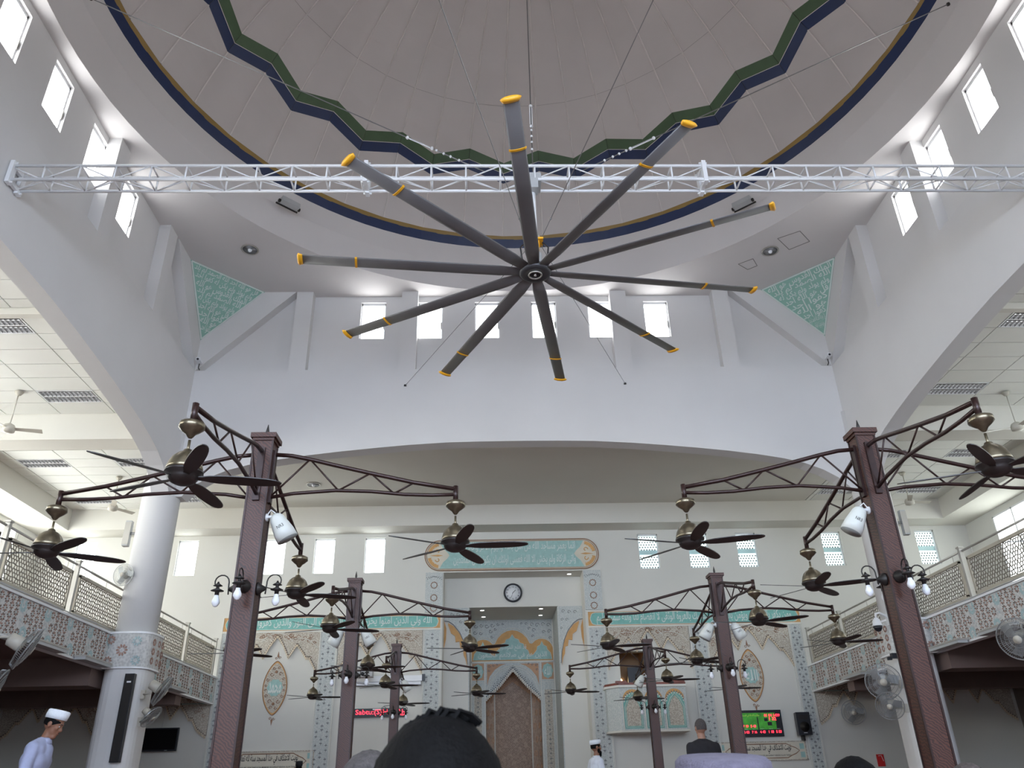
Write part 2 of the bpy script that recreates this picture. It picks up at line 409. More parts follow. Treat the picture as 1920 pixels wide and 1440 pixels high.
for i in range(NG):
    gore(i, 'base', 'b', 5, 0, 'panel', domep)
    gore(i, 'b', 'm', 1, 0.0, 'navy_zigzag', navy)
    gore(i, 'm', 'g', 1, 0.0, 'green_zigzag', green)
    gore(i, 'g', 'seam', 3, 0, 'panel', domep)
    gore(i, 'seam', 'top', 12, 0.004, 'panel', domep)
    rb = MB()
    rb.tube([onS(R, azs[i], -0.008) for R in [7.31 + (RV('b', i)-7.31)*t/5 for t in range(6)]], 0.018, 4)
    g0 = RV('g', i)
    rb.tube([onS(g0 + (0.5-g0)*t/14, azs[i], -0.008) for t in range(15)], 0.018, 4)
    rb.obj('rib', domerib, dome)
    ed = MB()
    ed.tube([onS(RV('m', i), azs[i], -0.01), onS(RV('m', i+1), azs[i+1], -0.01)], 0.008, 4)
    ed.obj('zigzag_trim', domerib, dome)
    sm_ = MB(); sm_.tube([onS(5.46, azs[i]+0.004, -0.002), onS(5.46, azs[i+1]-0.004, 0.001)], 0.004, 4); sm_.obj('seam', gridm, dome)
    gb = MB()
    p0, p1 = onS(7.31, azs[i]), onS(7.31, azs[i+1])
    q0, q1 = (7.37*cos(azs[i]), 7.37*sin(azs[i]), 13.82), (7.37*cos(azs[i+1]), 7.37*sin(azs[i+1]), 13.82)
    p0, p1 = (7.30*cos(azs[i]), 7.30*sin(azs[i]), 13.925), (7.30*cos(azs[i+1]), 7.30*sin(azs[i+1]), 13.925)
    o0, o1 = (7.6*cos(azs[i]), 7.6*sin(azs[i]), 13.95), (7.6*cos(azs[i+1]), 7.6*sin(azs[i+1]), 13.95)
    gb.add([q0, q1, p1, p0, o0, o1], [(0,1,2,3), (3,2,5,4), (0,4,5,1)]); gb.obj('gold_edge', gold, dome)
ringm = MB(); ringm.lathe([(0.6, 18.70), (0.5, 18.66), (0.05, 18.66)], 24); ringm.obj('crown_ring', domerib, dome)

# pendentives ----------------------------------------------------------
TXT_P = ['قل هو الله احد', 'الله الصمد لم يلد', 'ولم يولد ولم يكن له', 'كفوا احد', 'الملك القدوس', 'هو الله']
for k, (nm, lab) in enumerate((('left','green calligraphy triangle in the dome corner on the left'),('right','green calligraphy triangle in the dome corner on the right'))):
    s = -1 if k == 0 else 1
    root = empty('pendentive_panel', lab, 'wall panel', group='green corner triangles')
    A = Vector((s*6.35,7.75,12.5)); B = Vector((s*7.75,6.35,12.5)); Cc = Vector((s*7.75,7.75,11.1)); Q = Vector((s*7.75,7.75,12.5))
    t = MB(); t.add([A,B,Cc,Q], [(0,1,2),(0,3,1),(1,3,2),(2,3,0)]); t.obj('panel', palegreen, root)
    nrm = (Vector((s*7.0,7.0,12.0)) - Vector((0,0,10))).normalized()
    N_ = (B-A).cross(Cc-A).normalized()
    if N_.dot(Vector((-s,-1,-1))) < 0: N_ = -N_
    b = MB()
    ce = (A+B+Cc)/3
    for p, q in ((A,B),(B,Cc),(Cc,A)):
        b.bar(p+(ce-p)*0.035+N_*0.008, q+(ce-q)*0.035+N_*0.008, 0.03, 0.02, upv=N_)
    b.obj('border', letterw, root)
    # calligraphy rows: local frame x along screen-left->right, y up
    L_, Rr = (A, B) if s > 0 else (B, A)
    xa = (Rr-L_).normalized(); ya = N_.cross(xa).normalized()
    if ya.z < 0: ya = -ya
    za = xa.cross(ya)
    rm = Matrix((xa, ya, za)).transposed().to_euler()
    mid = (A+B)/2; H = (mid-Cc).length; W = (A-B).length
    rows = 9
    for r in range(rows):
        yy = (r+0.5)/rows*0.84+0.025; w = W*(1-yy-0.06)*0.97
        if w < 0.12: continue
        bt = [TXT_P[0]+' '+TXT_P[1], TXT_P[2]+' '+TXT_P[3], TXT_P[4]+' '+TXT_P[5], TXT_P[1], TXT_P[2], TXT_P[0], TXT_P[3], TXT_P[5], TXT_P[3]]
        text(arab(bt[(r+k*2) % 9]), w, H/rows*1.12, mid + (Cc-mid)*(yy) + N_*0.01, rm, letterw, root, bold=0.012)

# ------------------------------------------------------------------ side and front bays
XI, XO = 13.1, 14.2
for s, nm in ((-1,'left'), (1,'right')):
    # outer wall
    mb = MB(); holes = [(y, y+1.9, 5.6, 8.05) for y in (11.3, 8.4, 4.6, 1.7, -1.2, -4.1, -7.0, -9.9)]
    wall_strips(mb, -15.2, 14.6, 4.1, 9.0, s*XO, s*(XO+0.3), holes, 'yz')
    struct(mb, 'wall_outer_'+nm, cream, 'cream outer wall of the upper gallery on the '+nm)
    mb = MB(); mb.box(min(s*XO, s*(XO+0.3)), max(s*XO, s*(XO+0.3)), -15.2, 14.6, FLOOR, 4.1)
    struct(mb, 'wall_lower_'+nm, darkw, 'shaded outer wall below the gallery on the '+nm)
    for i, h in enumerate(holes):
        g = MB(); a, b = sorted((s*(XO+0.10), s*(XO+0.12))); g.box(a, b, h[0], h[1], h[2], h[3])
        wo = g.obj('window_%d' % (40 + (i if s < 0 else 10+i)), pane_l if s < 0 else pane_r, kind='structure', label='tall gallery window %s along the %s outer wall' % (['one','two','three','four','five','six','seven','eight'][i], nm))
        fr = MB()
        for y in (h[0], (h[0]+h[1])/2-0.02, h[1]-0.05): fr.box(*sorted((s*XO, s*(XO+0.1))), y, y+0.05, h[2], h[3])
        for z in (h[2], 7.3, h[3]-0.05): fr.box(*sorted((s*XO, s*(XO+0.1))), h[0], h[1], z, z+0.05)
        fr.obj('window_frame', whitem, wo)
    # perimeter beam, cross beams
    mb = MB(); a, b = sorted((s*XI, s*(XO+0.3)))
    mb.box(a, b, -15.2, 13.83, 8.23, 9.3)
    a, b = sorted((s*8.13, s*XI))
    mb.box(a, b, 7.15, 7.75, 8.23, 9.3); mb.box(a, b, -7.75, -7.15, 8.23, 9.3)
    mb.box(a, b, 2.78, 2.92, 8.72, 9.3)
    struct(mb, 'trim_%d' % (1 if s < 0 else 2), creamc, 'cream ceiling beams of the gallery on the '+nm)
mb = MB(); mb.box(-14.5, 14.5, 13.83, 14.6, 8.23, 9.3)
struct(mb, 'trim_3', creamc, 'cream beam running along the top of the mihrab wall')
# ceilings z 8.85
cb = MB()
for s in (-1, 1):
    a, b = sorted((s*8.13, s*XI)); cb.box(a, b, -15.2, 13.83, 8.94, 8.98)
cb.obj('ceiling_grid', gridm, label='ceiling grid carrying the white tiles of both galleries', kind='structure')
pl = MB(); pl.box(-8.95, 8.95, 8.13, 13.83, 8.85, 8.868)
struct(pl, 'ceiling_front_bay', creamc, 'plain plaster ceiling before the mihrab wall')
pl = MB(); pl.box(-8.13, 8.13, -15.2, -8.13, 8.85, 8.95)
struct(pl, 'ceiling_rear_bay', creamc, 'plain plaster ceiling over the rear bay')
rf = MB().box(-8.7, 8.7, -8.7, 8.7, 18.9, 19.0)
for k_ in range(4):
    rf.T = rot90(k_); rf.box(-8.7, 8.7, 8.35, 8.7, 12.4, 19.0)  # sides added out of view to block outside light leaking between dome panels
struct(rf, 'blackout', darkw, 'roof enclosure added unseen around the dome against light leaks')
grid = bpy.data.objects['ceiling_grid']
tmesh = {}
def tile(x0, x1, y0, y1):
    key = (round(x1-x0, 3), round(y1-y0, 3))
    if key not in tmesh:
        w, h = key; tmesh[key] = MB().box(-w/2+0.011, w/2-0.011, -h/2+0.011, h/2-0.011, 0, 0.018).mesh('tile', tilem)
    inst('tile', tmesh[key], grid, ((x0+x1)/2, (y0+y1)/2, 8.85))
xb = [8.13, 9.1, 10.3, 11.5, 12.7, 13.1]
ybA = [7.15 - 0.582*i for i in range(20)]
ybB = [13.83 - 0.575*i for i in range(11)]
fixtures = []
def fx(s, c, y0, y1): fixtures.append((s, xb[c], xb[c+1], y0, y1))
for s in (-1, 1):
    for yb in (ybA, ybB):
        for j, (y1, y0) in enumerate(zip(yb[:-1], yb[1:])):
            if yb is ybA and (2.78 < (y0+y1)/2 < 2.92):
                for c in range(5): a, b = sorted((s*xb[c], s*xb[c+1])); tile(a, b, y0, 2.78); tile(a, b, 2.92, y1)
                continue
            isf = (yb is ybA and j in (1, 6, 11, 16)) or (yb is ybB and j in (1, 6))
            for c in range(5):
                if yb is ybB and c == 0: 
                    if True: a, b = sorted((s*8.97, s*9.1)); tile(a, b, y0, y1); continue
                if isf and (c == 1 or (c == 3 and yb is ybB)): fx(s, c, y0, y1); continue
                a, b = sorted((s*xb[c], s*xb[c+1])); tile(a, b, y0, y1)
# recessed louvre lights
def louvre_light():
    r = empty('louvre_light', 'x', 'ceiling light')
    MB().box(-0.59,0.59,-0.28,-0.255,0,0.05).box(-0.59,0.59,0.255,0.28,0,0.05).box(-0.59,-0.565,-0.28,0.28,0,0.05).box(0.565,0.59,-0.28,0.28,0,0.05).box(-0.59,0.59,-0.012,0.012,0,0.05).box(-0.59,0.59,-0.28,0.28,0.085,0.09).obj('housing', whitem, r)
    l = MB()
    for i in range(13):
        x = -0.54 + i*0.09
        for y0, y1 in ((-0.25,-0.015),(0.015,0.25)):
            l.box(x-0.004, x+0.004, y0, y1, 0.0, 0.045)
    for y in (-0.19, -0.07, 0.07, 0.19): l.box(-0.565, 0.565, y-0.003, y+0.003, 0.01, 0.045)
    l.obj('louvre', louv, r)
    for y in (-0.13, 0.13): MB().tube([(-0.55,y,0.06),(0.55,y,0.06)], 0.022, 8).obj('tube', tubem, r)
    return r
order = ['first','second','third','fourth','fifth','sixth']
ll = louvre_light(); cnt = {}
for i, (s, x0, x1, y0, y1) in enumerate(sorted(fixtures, key=lambda t: (t[0], t[3], t[1]))):
    o = ll if i == 0 else clone(ll)
    sd = 'left' if s < 0 else 'right'
    bay = 'far corner' if y0 > 8 else 'side'
    key = (sd, bay); cnt[key] = cnt.get(key, 0) + 1
    place(o, (s*(x0+x1)/2, (y0+y1)/2, 8.845), 0, 'recessed louvred fluorescent light, %s from the camera in the %s %s gallery ceiling' % (order[cnt[key]-1], sd, bay), 'recessed louvred ceiling lights')

# downlights
def downlight(z, x, y, r, lab, grp, lit=None, up=True):
    o = empty('downlight', lab, 'downlight', (x, y, z), group=grp)
    MB().lathe([(r*0.84, 0.004), (r*0.84, -0.014), (r, -0.012), (r, 0.0)], 20).obj('trim_ring', whitem if lit else alum, o)
    m = MB(); m.lathe([(r*0.86, -0.008), (r*0.5, -0.003)], 20); m.obj('reflector', lit or refl, o)
    if not lit: MB().ball((0,0,-0.02), r*0.25, 10).obj('bulb', bulbm, o)
for x, y, w in ((-6.25,5.96,'left'),(6.07,6.08,'right')):
    downlight(12.49, x, y, 0.2, 'large round metal downlight beside the %s green triangle' % w, 'large downlights in the dome corners')
for x, y, w in ((-5.6,11.87,'left'),(5.72,12.0,'right')):
    downlight(8.84, x, y, 0.2, 'large unlit round downlight in the grey ceiling before the mihrab on the %s' % w, 'large downlights before the mihrab wall')

# flood lamp boxes on the cove
for s, w in ((-1,'left'),(1,'right')):
    o = empty('flood_lamp', 'white box flood lamp on the sloping ring under the dome on the %s' % w, 'flood lamp', (s*5.18, 5.0, 13.0), group='flood lamps under the dome')
    o.rotation_euler = (0, 0, -s*0.75)
    MB().box(-0.22,0.22,-0.1,0.06,-0.02,0.10).obj('lamp_body', greyp, o)
    MB().box(-0.27,-0.22,-0.03,0.03,-0.03,0.03).box(0.22,0.27,-0.03,0.03,-0.03,0.03).box(-0.27,0.27,0.1,0.13,-0.01,0.02).obj('bracket', iron, o)
# small corner cameras
for s, w in ((-1,'left'),(1,'right')):
    o = empty('security_camera', 'small camera at the foot of the %s green triangle' % w, 'camera', (s*7.62, 7.60, 10.42), group='corner cameras under the dome')
    MB().box(-0.05,0.05,-0.12,0.06,-0.03,0.05).obj('camera_body', whitem, o)
    MB().lathe([(0.028,-0.135),(0.028,-0.12)], 10, axis='y').obj('lens', blackp, o)
    MB().tube([(0,0.03,0),(s*0.05,0.12,-0.1),(s*0.02,0.14,-0.16)], 0.012, 6).obj('bracket', iron, o)

# ------------------------------------------------------------------ mihrab wall
mb = MB()
winx = [(-9.81,0.305),(-7.2,0.32),(-5.7,0.31),(-4.18,0.31),(4.16,0.31),(5.70,0.31),(7.2,0.31),(9.87,0.31),(12.84,0.31),(-12.84,0.31)]
holes = [(x-w, x+w, 7.03, 8.10) for x, w in winx] + [(-2.09, 2.09, FLOOR, 7.0), (2.99, 3.78, 3.55, 4.64)]
wall_strips(mb, -14.5, 14.5, FLOOR, 9.0, D, D+0.3, holes, 'xz')
wall_strips(mb, -2.39, -2.09, FLOOR, 7.3, D+0.3, 15.35, [], 'xz'); wall_strips(mb, 2.09, 2.39, FLOOR, 7.3, D+0.3, 15.35, [], 'xz')
mb.box(-2.39, 2.39, D+0.3, 15.6, 7.0, 7.3)
# clock band and wings at 15.35
mb.box(-2.1, 2.1, 15.35, 15.6, 6.11, 7.0)
for s in (-1, 1):
    a, b = sorted((s*1.36, s*2.1)); mb.box(a, b, 15.35, 17.4, FLOOR, 6.11)
mb.box(-1.37, 1.37, 15.6, 17.4, 6.11, 6.3)
struct(mb, 'wall_mihrab', cream, 'cream end wall with the recessed mihrab and carved panels')
wm = bpy.data.objects['wall_mihrab']
# sloped rear face under far wall openings at 17.35 : mihrab face
MW = 17.35
lab = {-12.84:'far left of the gallery', -9.81:'left of the left column', -7.2:'third from the mihrab on the left', -5.7:'second from the mihrab on the left', -4.18:'nearest the mihrab on the left', 4.16:'nearest the mihrab on the right', 5.70:'second from the mihrab on the right', 7.2:'third from the mihrab on the right', 9.87:'left of the right gallery post', 12.84:'far right of the gallery'}
for i, (x, w) in enumerate(winx):
    g = MB(); g.box(x-w, x+w, D+0.14, D+0.16, 7.03, 8.10)
    wo = g.obj('window_%d' % (25+i), pane_far if x < 0 else pane_far_r, kind='structure', label='small daylit window in the mihrab wall, ' + lab[x])
    fr = MB()
    for a, b, c, d in ((x-w, x-w+0.03, 7.03, 8.10), (x+w-0.03, x+w, 7.03, 8.10), (x-w, x+w, 7.03, 7.05), (x-w, x+w, 8.06, 8.10)): fr.box(a, b, D+0.06, D+0.14, c, d)
    fr.obj('window_frame', whitem, wo)
    if x > 0:
        l = MB()
        for r in range(13):
            for c in range(7):
                zz = 7.09 + r*0.078; xx = x-w+0.07 + c*0.083 + (0.04 if r % 2 else 0)
                if xx > x+w-0.05 or 0.42 < (zz-7.03)/1.07 < 0.56: continue
                pts = [(xx+0.025*cos(a), zz+0.025*sin(a)) for a in [pi/3*q for q in range(6)]]
                l.prism(pts, D+0.128, D+0.134)
        l.obj('lace_screen', lacem, wo, kind='stuff')
        MB().box(x-w+0.03, x+w-0.03, D+0.130, D+0.134, 7.48, 7.62).obj('frosted_band', frostm, wo)

# vertical carved strips
def fleur(mb, x, z, s, y, up=True, mi=0):
    q = 1 if up else -1
    pts = [(0,-1),(0.15,-0.2),(0.75,0.1),(0.55,0.45),(0.15,0.25),(0.0,1.0),(-0.15,0.25),(-0.55,0.45),(-0.75,0.1),(-0.15,-0.2)]
    mb.prism([(x+a*s, z+b*s*q) for a, b in pts], y, y-0.006, mi=mi)
def strip_panel(x0, x1, z0, z1, y, par, name='carved_strip', mot=0.055):
    MB().box(x0, x1, y-0.045, y, z0, z1).obj(name, carvb, par)
    l = MB()
    for x in (x0+0.035, x1-0.035): l.box(x-0.006, x+0.006, y-0.055, y-0.045, z0+0.02, z1-0.02)
    for x in (x0+0.005, x1-0.005): l.box(x-0.012, x+0.012, y-0.06, y-0.045, z0, z1)
    l.obj('strip_border', [lineg], par)
    m = MB(); z = z0+0.12; i = 0; xc = (x0+x1)/2
    while z < z1-0.08:
        w = (x1-x0)/2-0.11
        if i % 2 == 0: fleur(m, xc, z, mot, y-0.045, True); fleur(m, xc, z+0.11, mot, y-0.045, False)
        else:
            for sx in (-1, 1): fleur(m, xc+sx*w, z, mot*0.9, y-0.045, True); fleur(m, xc+sx*w, z+0.13, mot*0.9, y-0.045, False)
        z += 0.17; i += 1
    m.obj('strip_motif', fleurm, par, kind='stuff')
for s in (-1, 1):
    for a, b, z1 in ((2.13,2.64,5.34),(5.09,5.60,5.34),(8.02,8.42,5.34)):
        x0, x1 = sorted((s*a, s*b)); strip_panel(x0, x1, FLOOR, z1, D, wm)
    # frame strips by the recess, above the banner
    x0, x1 = sorted((s*2.11, s*2.62)); MB().box(x0, x1, D-0.05, D, 5.83, 7.0).obj('carved_strip', carvb, wm)
    m = MB(); xc = (x0+x1)/2
    for zc in (6.62, 6.25, 5.95):
        for q in range(12):
            a = q*pi/6; m.ball((xc+0.09*cos(a), D-0.053, zc+0.09*sin(a)), 0.02, 6, 0, (1,0.4,1))
    for q in range(16):
        m.ball((xc+(q-7.5)*0.03, D-0.053, 6.88-abs(q-7.5)*0.012*(1 if q%2 else 0.4)), 0.014, 6, 1, (1,0.4,1))
    m.obj('strip_motif', [brownl, fleurm], wm, kind='stuff')

# banners
def scallop(x0, x1, z0, z1, n=4):
    h = (z1-z0)/2; zc = (z0+z1)/2; pts = []
    for q in range(-8, 9):
        a = q/8*pi/2; r = h*(0.93+0.07*abs(cos(3.5*a))); pts.append((x1-h*0.9+r*cos(a)*0.85, zc+r*sin(a)))
    for q in range(-8, 9):
        a = q/8*pi/2+pi; r = h*(0.93+0.07*abs(cos(3.5*(a-pi)))); pts.append((x0+h*0.9+r*cos(a)*0.85, zc+r*sin(a)))
    return pts
def banner(s, x0, x1, z0, z1, body, lab):
    b = empty('calligraphy_banner', lab, 'banner', (0,0,0), group='long teal calligraphy banners')
    MB().box(x0, x1, D-0.05, D, z0, z1).obj('end_panel', orange, b)
    MB().prism(scallop(x0+0.05, x1-0.05, z0+0.02, z1-0.02), D-0.058, D-0.05).obj('field', teal, b)
    l = MB(); l.box(x0-0.03, x1+0.03, D-0.07, D, z1, z1+0.03); l.box(x0-0.03, x1+0.03, D-0.07, D, z0-0.05, z0)
    l.box(x0-0.03, x0, D-0.07, D, z0, z1); l.box(x1, x1+0.03, D-0.07, D, z0, z1)
    p = scallop(x0+0.05, x1-0.05, z0+0.02, z1-0.02)
    l.tube([(a, D-0.06, c) for a, c in p], 0.009, 5, closed=True)
    l.obj('border', lineg, b)
    text(arab(body), x1-x0-0.5, (z1-z0)*0.92, ((x0+x1)/2, D-0.062, (z0+z1)/2), FACE, letterw, b, bold=0.008)
banner(-1, -8.40, -2.16, 5.38, 5.76, 'الله ولي الذين امنوا يخرجهم من الظلمات الى النور والذين كفروا اولياؤهم', 'long teal calligraphy banner on the mihrab wall left of the clock recess')
banner(1, 2.16, 8.42, 5.36, 5.76, 'ومن يكفر بالطاغوت ويؤمن بالله فقد استمسك بالعروة الوثقى لا انفصام لها والله سميع عليم', 'long teal calligraphy banner on the mihrab wall right of the clock recess')

# cartouche above the recess
ca = empty('calligraphy_cartouche', 'two-line teal calligraphy cartouche with rounded ends above the clock', 'banner')
def stadium(x0, x1, z0, z1, n=10):
    h = (z1-z0)/2; zc = (z0+z1)/2; p = []
    for q in range(-n, n+1): a = q/n*pi/2; p.append((x1-h+h*cos(a), zc+h*sin(a)))
    for q in range(-n, n+1): a = q/n*pi/2+pi; p.append((x0+h+h*cos(a), zc+h*sin(a)))
    return p
MB().prism(stadium(-2.66, 2.60, 7.05, 7.97), D-0.04, D).obj('frame', signc, ca)
MB().prism([(-2.22,7.11),(2.16,7.11),(2.05,7.3),(1.92,7.42),(1.86,7.51),(1.92,7.6),(2.05,7.72),(2.16,7.91),(-2.22,7.91),(-2.11,7.72),(-1.98,7.6),(-1.92,7.51),(-1.98,7.42),(-2.11,7.3)], D-0.05, D-0.04).obj('field', teal2, ca)
b = MB(); b.tube([(x, D-0.045, z) for x, z in stadium(-2.66, 2.60, 7.05, 7.97)], 0.014, 5, closed=True)
b.tube([(x, D-0.045, z) for x, z in stadium(-2.61, 2.55, 7.09, 7.93)], 0.008, 5, closed=True); b.obj('border', brownl, ca)
o_ = MB()
for s in (-1, 1):
    cxx = -0.03 + s*2.19
    for sg in (-1, 1):
        p = []
        for q in range(9): a = q/8*1.25+0.22; p.append((cxx + s*0.36*cos(a), 7.51+sg*0.38*sin(a)))
        for q in range(8, -1, -1): a = q/8*1.25+0.22; r = 0.30+0.02*(q%2); p.append((cxx + s*r*0.85*cos(a), 7.51+sg*r*0.93*sin(a)))
        o_.prism(p, D-0.052, D-0.04)
        o_.tube([(cxx + s*(0.06+0.07*cos(a)*(1-a/9)), D-0.05, 7.51+sg*(0.13+0.07*sin(a)*(1-a/9))) for a in [q*0.5 for q in range(10)]], 0.014, 5)
    o_.prism([(cxx-s*0.1,7.51),(cxx+s*0.05,7.54),(cxx+s*0.28,7.51),(cxx+s*0.05,7.48)], D-0.052, D-0.04)
o_.obj('end_ornament', orange, ca)
text(arab('انما يعمر مساجد الله من امن بالله واليوم الاخر واقام الصلاة'), 3.7, 0.36, (0.05, D-0.056, 7.72), FACE, letterw, ca, bold=0.008)
text(arab('واتى الزكاة ولم يخش الا الله فعسى اولئك ان يكونوا من المهتدين'), 3.7, 0.36, (0.05, D-0.056, 7.32), FACE, letterw, ca, bold=0.008)

# spandrel arches between strips
def zig(xc, hw, s=1, zt=5.3, scale=1.0):
    prof = [(0,5.27),(0.18,5.02),(0.35,4.68),(0.36,4.68),(0.57,5.02),(0.74,4.82),(0.87,4.62),(0.94,4.66),(1.12,4.36),(hw,4.18)]
    return [(xc-u, z) for u, z in reversed(prof)] + [(xc+u, z) for u, z in prof[1:]]
def swirl(mb, x, z, r, y, d=1, rad=0.008, mi=0):
    mb.tube([(x + r*(1-t/14)*cos(d*t*0.55), y, z + r*(1-t/14)*sin(d*t*0.55)) for t in range(13)], rad, 4, mi)
def spandrel(xc, hw, par, y=D, dz=0, mats=None, top=5.33):
    z_ = [(x, z+dz) for x, z in zig(xc, hw)]
    mb = MB()
    for (xa, za), (xb_, zb) in zip(z_[:-1], z_[1:]):
        if xb_-xa < 1e-4: continue
        mb.prism([(xa, za), (xb_, zb), (xb_, top+dz), (xa, top+dz)], y-0.05, y-0.001)
    mb.obj('spandrel', carve, par)
    bd = MB()
    for (xa, za), (xb_, zb) in zip(z_[:-1], z_[1:]):
        L = hypot(xb_-xa, zb-za); n = max(1, int(L/0.055))
        for q in range(n):
            t = (q+0.5)/n; x = xa+(xb_-xa)*t; z = za+(zb-za)*t
            bd.box(x-0.015, x+0.015, y-0.085, y-0.045, z-0.075, z-0.005); bd.ball((x, y-0.065, z+0.012), 0.016, 6, 1)  # dark brown balls put shading along the bead row
    bd.obj('stalactite_bead', [bead, petald], par, kind='stuff')
    sw = MB()
    # concentric lobed arcs
    arcs = [(0, 5.33, 0.52, 0.75), (0.62, 5.05, 0.42, 0.6)]
    for sx in (-1, 1):
        sw.tube([(xc+sx*(0.62+0.62*sin(a)), y-0.052, dz+4.55+0.62*cos(a)) for a in [q/8*1.5-0.5 for q in range(9)]], 0.010, 4)
    sw.tube([(xc+0.52*sin(a), y-0.052, dz+4.78+0.54*cos(a)) for a in [q/8*2.0-1.0 for q in range(9)]], 0.010, 4)
    rnd = random.Random(int(xc*100)+5)
    for q in range(34):
        x = xc + rnd.uniform(-hw+0.1, hw-0.1); zmin = min(5.2, 4.55+abs(0.75-abs(x-xc))*0.2 + (0.5 if abs(x-xc) < 0.9 else 0))
        z = rnd.uniform(max(zmin, 4.6 if abs(x-xc) > 0.95 else 5.08), 5.26)
        swirl(sw, x, z+dz, rnd.uniform(0.05,0.085), y-0.052, rnd.choice((-1,1)), 0.0065, 1)
    sw.obj('arabesque', [lineg, brownl], par, kind='stuff')
for s in (-1, 1):
    spandrel(s*6.81, 1.2, wm); spandrel(s*3.865, 1.2, wm)
    spandrel(s*9.85, 1.38, wm, dz=-1.55, top=5.15)
    MB().box(*sorted((s*8.45, s*11.25)), D-0.055, D, 3.45, 3.47).obj('band', teal2, wm)
    spandrel(s*12.7, 1.38, wm, dz=-1.55, top=5.15)

# medallions
def medallion(xc, zc, body, lab):
    m = empty('wall_medallion', lab, 'medallion', group='pointed wall medallions')
    def lens(w, h): return [(xc + w*cos(a)*(abs(cos(a))**0.25), zc + h*(sin(a) if abs(sin(a)) < 0.999 else sin(a)*1.0)*(0.9+0.1*abs(sin(a))**3)) for a in [2*pi*q/36 for q in range(36)]]
    MB().prism(lens(0.34,0.72), D-0.02, D).obj('border', orange, m)
    MB().prism(lens(0.31,0.66), D-0.026, D-0.02).obj('field', carve, m)
    MB().prism([(xc+(0.21+0.012*cos(10*a))*cos(a), zc+(0.22+0.012*cos(10*a))*sin(a)) for a in [2*pi*q/60 for q in range(60)]], D-0.034, D-0.026).obj('centre_disc', teal2, m)
    b = MB(); b.tube([(x, D-0.024, z) for x, z in lens(0.335,0.71)], 0.009, 4, closed=True)
    for sg in (-1, 1):
        for sx in (-1, 1):
            swirl(b, xc+sx*0.05, zc+sg*0.80, 0.04, D-0.012, sx*sg, 0.007)
            for (dx, dz, r) in ((0.12,0.36,0.06),(0.22,0.22,0.05),(0.07,0.52,0.05),(0.26,0.06,0.035)): swirl(b, xc+sx*dx, zc+sg*dz, r, D-0.03, sx*sg, 0.008)
        b.prism([(xc-0.03,zc+sg*0.84),(xc,zc+sg*0.98),(xc+0.03,zc+sg*0.84),(xc,zc+sg*0.80)], D-0.01, D)
        b.ball((xc, D-0.028, zc+sg*0.42), 0.04, 10, 0, (1,0.4,1))
    b.obj('arabesque', brownl, m, kind='stuff')
    text(arab(body), 0.36, 0.30, (xc, D-0.037, zc), FACE, letterw, m, bold=0.02)
medallion(-6.75, 3.84, 'محمد', 'pointed medallion on the wall left of the mihrab between patterned strips')
medallion(6.74, 3.92, 'الله', 'pointed medallion on the wall right of the mihrab above the prayer time board')

# intention signs
def sign(x0, x1, z0, z1, lab):
    g = empty('calligraphy_sign', lab, 'sign', group='cream calligraphy signs')
    MB().box(x0, x1, D-0.03, D, z0, z1).obj('board', signc, g)
    l = MB()
    for a, b, c, d in ((x0,x1,z1-0.03,z1),(x0,x1,z0,z0+0.03),(x0,x0+0.03,z0,z1),(x1-0.03,x1,z0,z1)): l.box(a, b, D-0.05, D-0.03, c, d)
    l.obj('frame', carve, g)
    zc = (z0+z1)/2; h = (z1-z0)/2-0.07
    P = [(x0+0.55,zc+h),(x1-0.55,zc+h),(x1-0.42,zc+h*0.65),(x1-0.3,zc+h*0.4),(x1-0.2,zc),(x1-0.3,zc-h*0.4),(x1-0.42,zc-h*0.65),(x1-0.55,zc-h),(x0+0.55,zc-h),(x0+0.42,zc-h*0.65),(x0+0.3,zc-h*0.4),(x0+0.2,zc),(x0+0.3,zc+h*0.4),(x0+0.42,zc+h*0.65)]
    q = MB(); q.tube([(x, D-0.033, z) for x, z in P], 0.011, 5, closed=True); q.obj('outline', brownl, g)
    c = MB()
    for sx in (x0+0.12, x1-0.12):
        for sz in (z0+0.14, z1-0.14): c.prism([(sx-0.06,sz-0.07),(sx+0.06,sz-0.07),(sx+0.06,sz+0.07),(sx-0.06,sz+0.07)], D-0.034, D-0.03)
    c.obj('corner_inlay', teal2, g)
    text(arab('نويت الاعتكاف في هذا المسجد سنة لله تعالى'), (x1-x0)-0.85, 0.26, ((x0+x1)/2, D-0.036, zc+0.06), FACE, ink, g, bold=0.012)
    text("SAHAJA AKU BERIKTIKAF DI DALAM MASJID INI SUNNAT KERANA ALLAH TA'ALA", (x1-x0)-0.9, 0.05, ((x0+x1)/2, D-0.036, zc-h+0.06), FACE, ink, g, bold=0.01)
sign(-7.95, -5.50, 1.70, 2.23, 'cream calligraphy sign low on the wall left of the mihrab')
sign(5.50, 7.95, 1.70, 2.19, 'cream calligraphy sign below the green prayer time board')

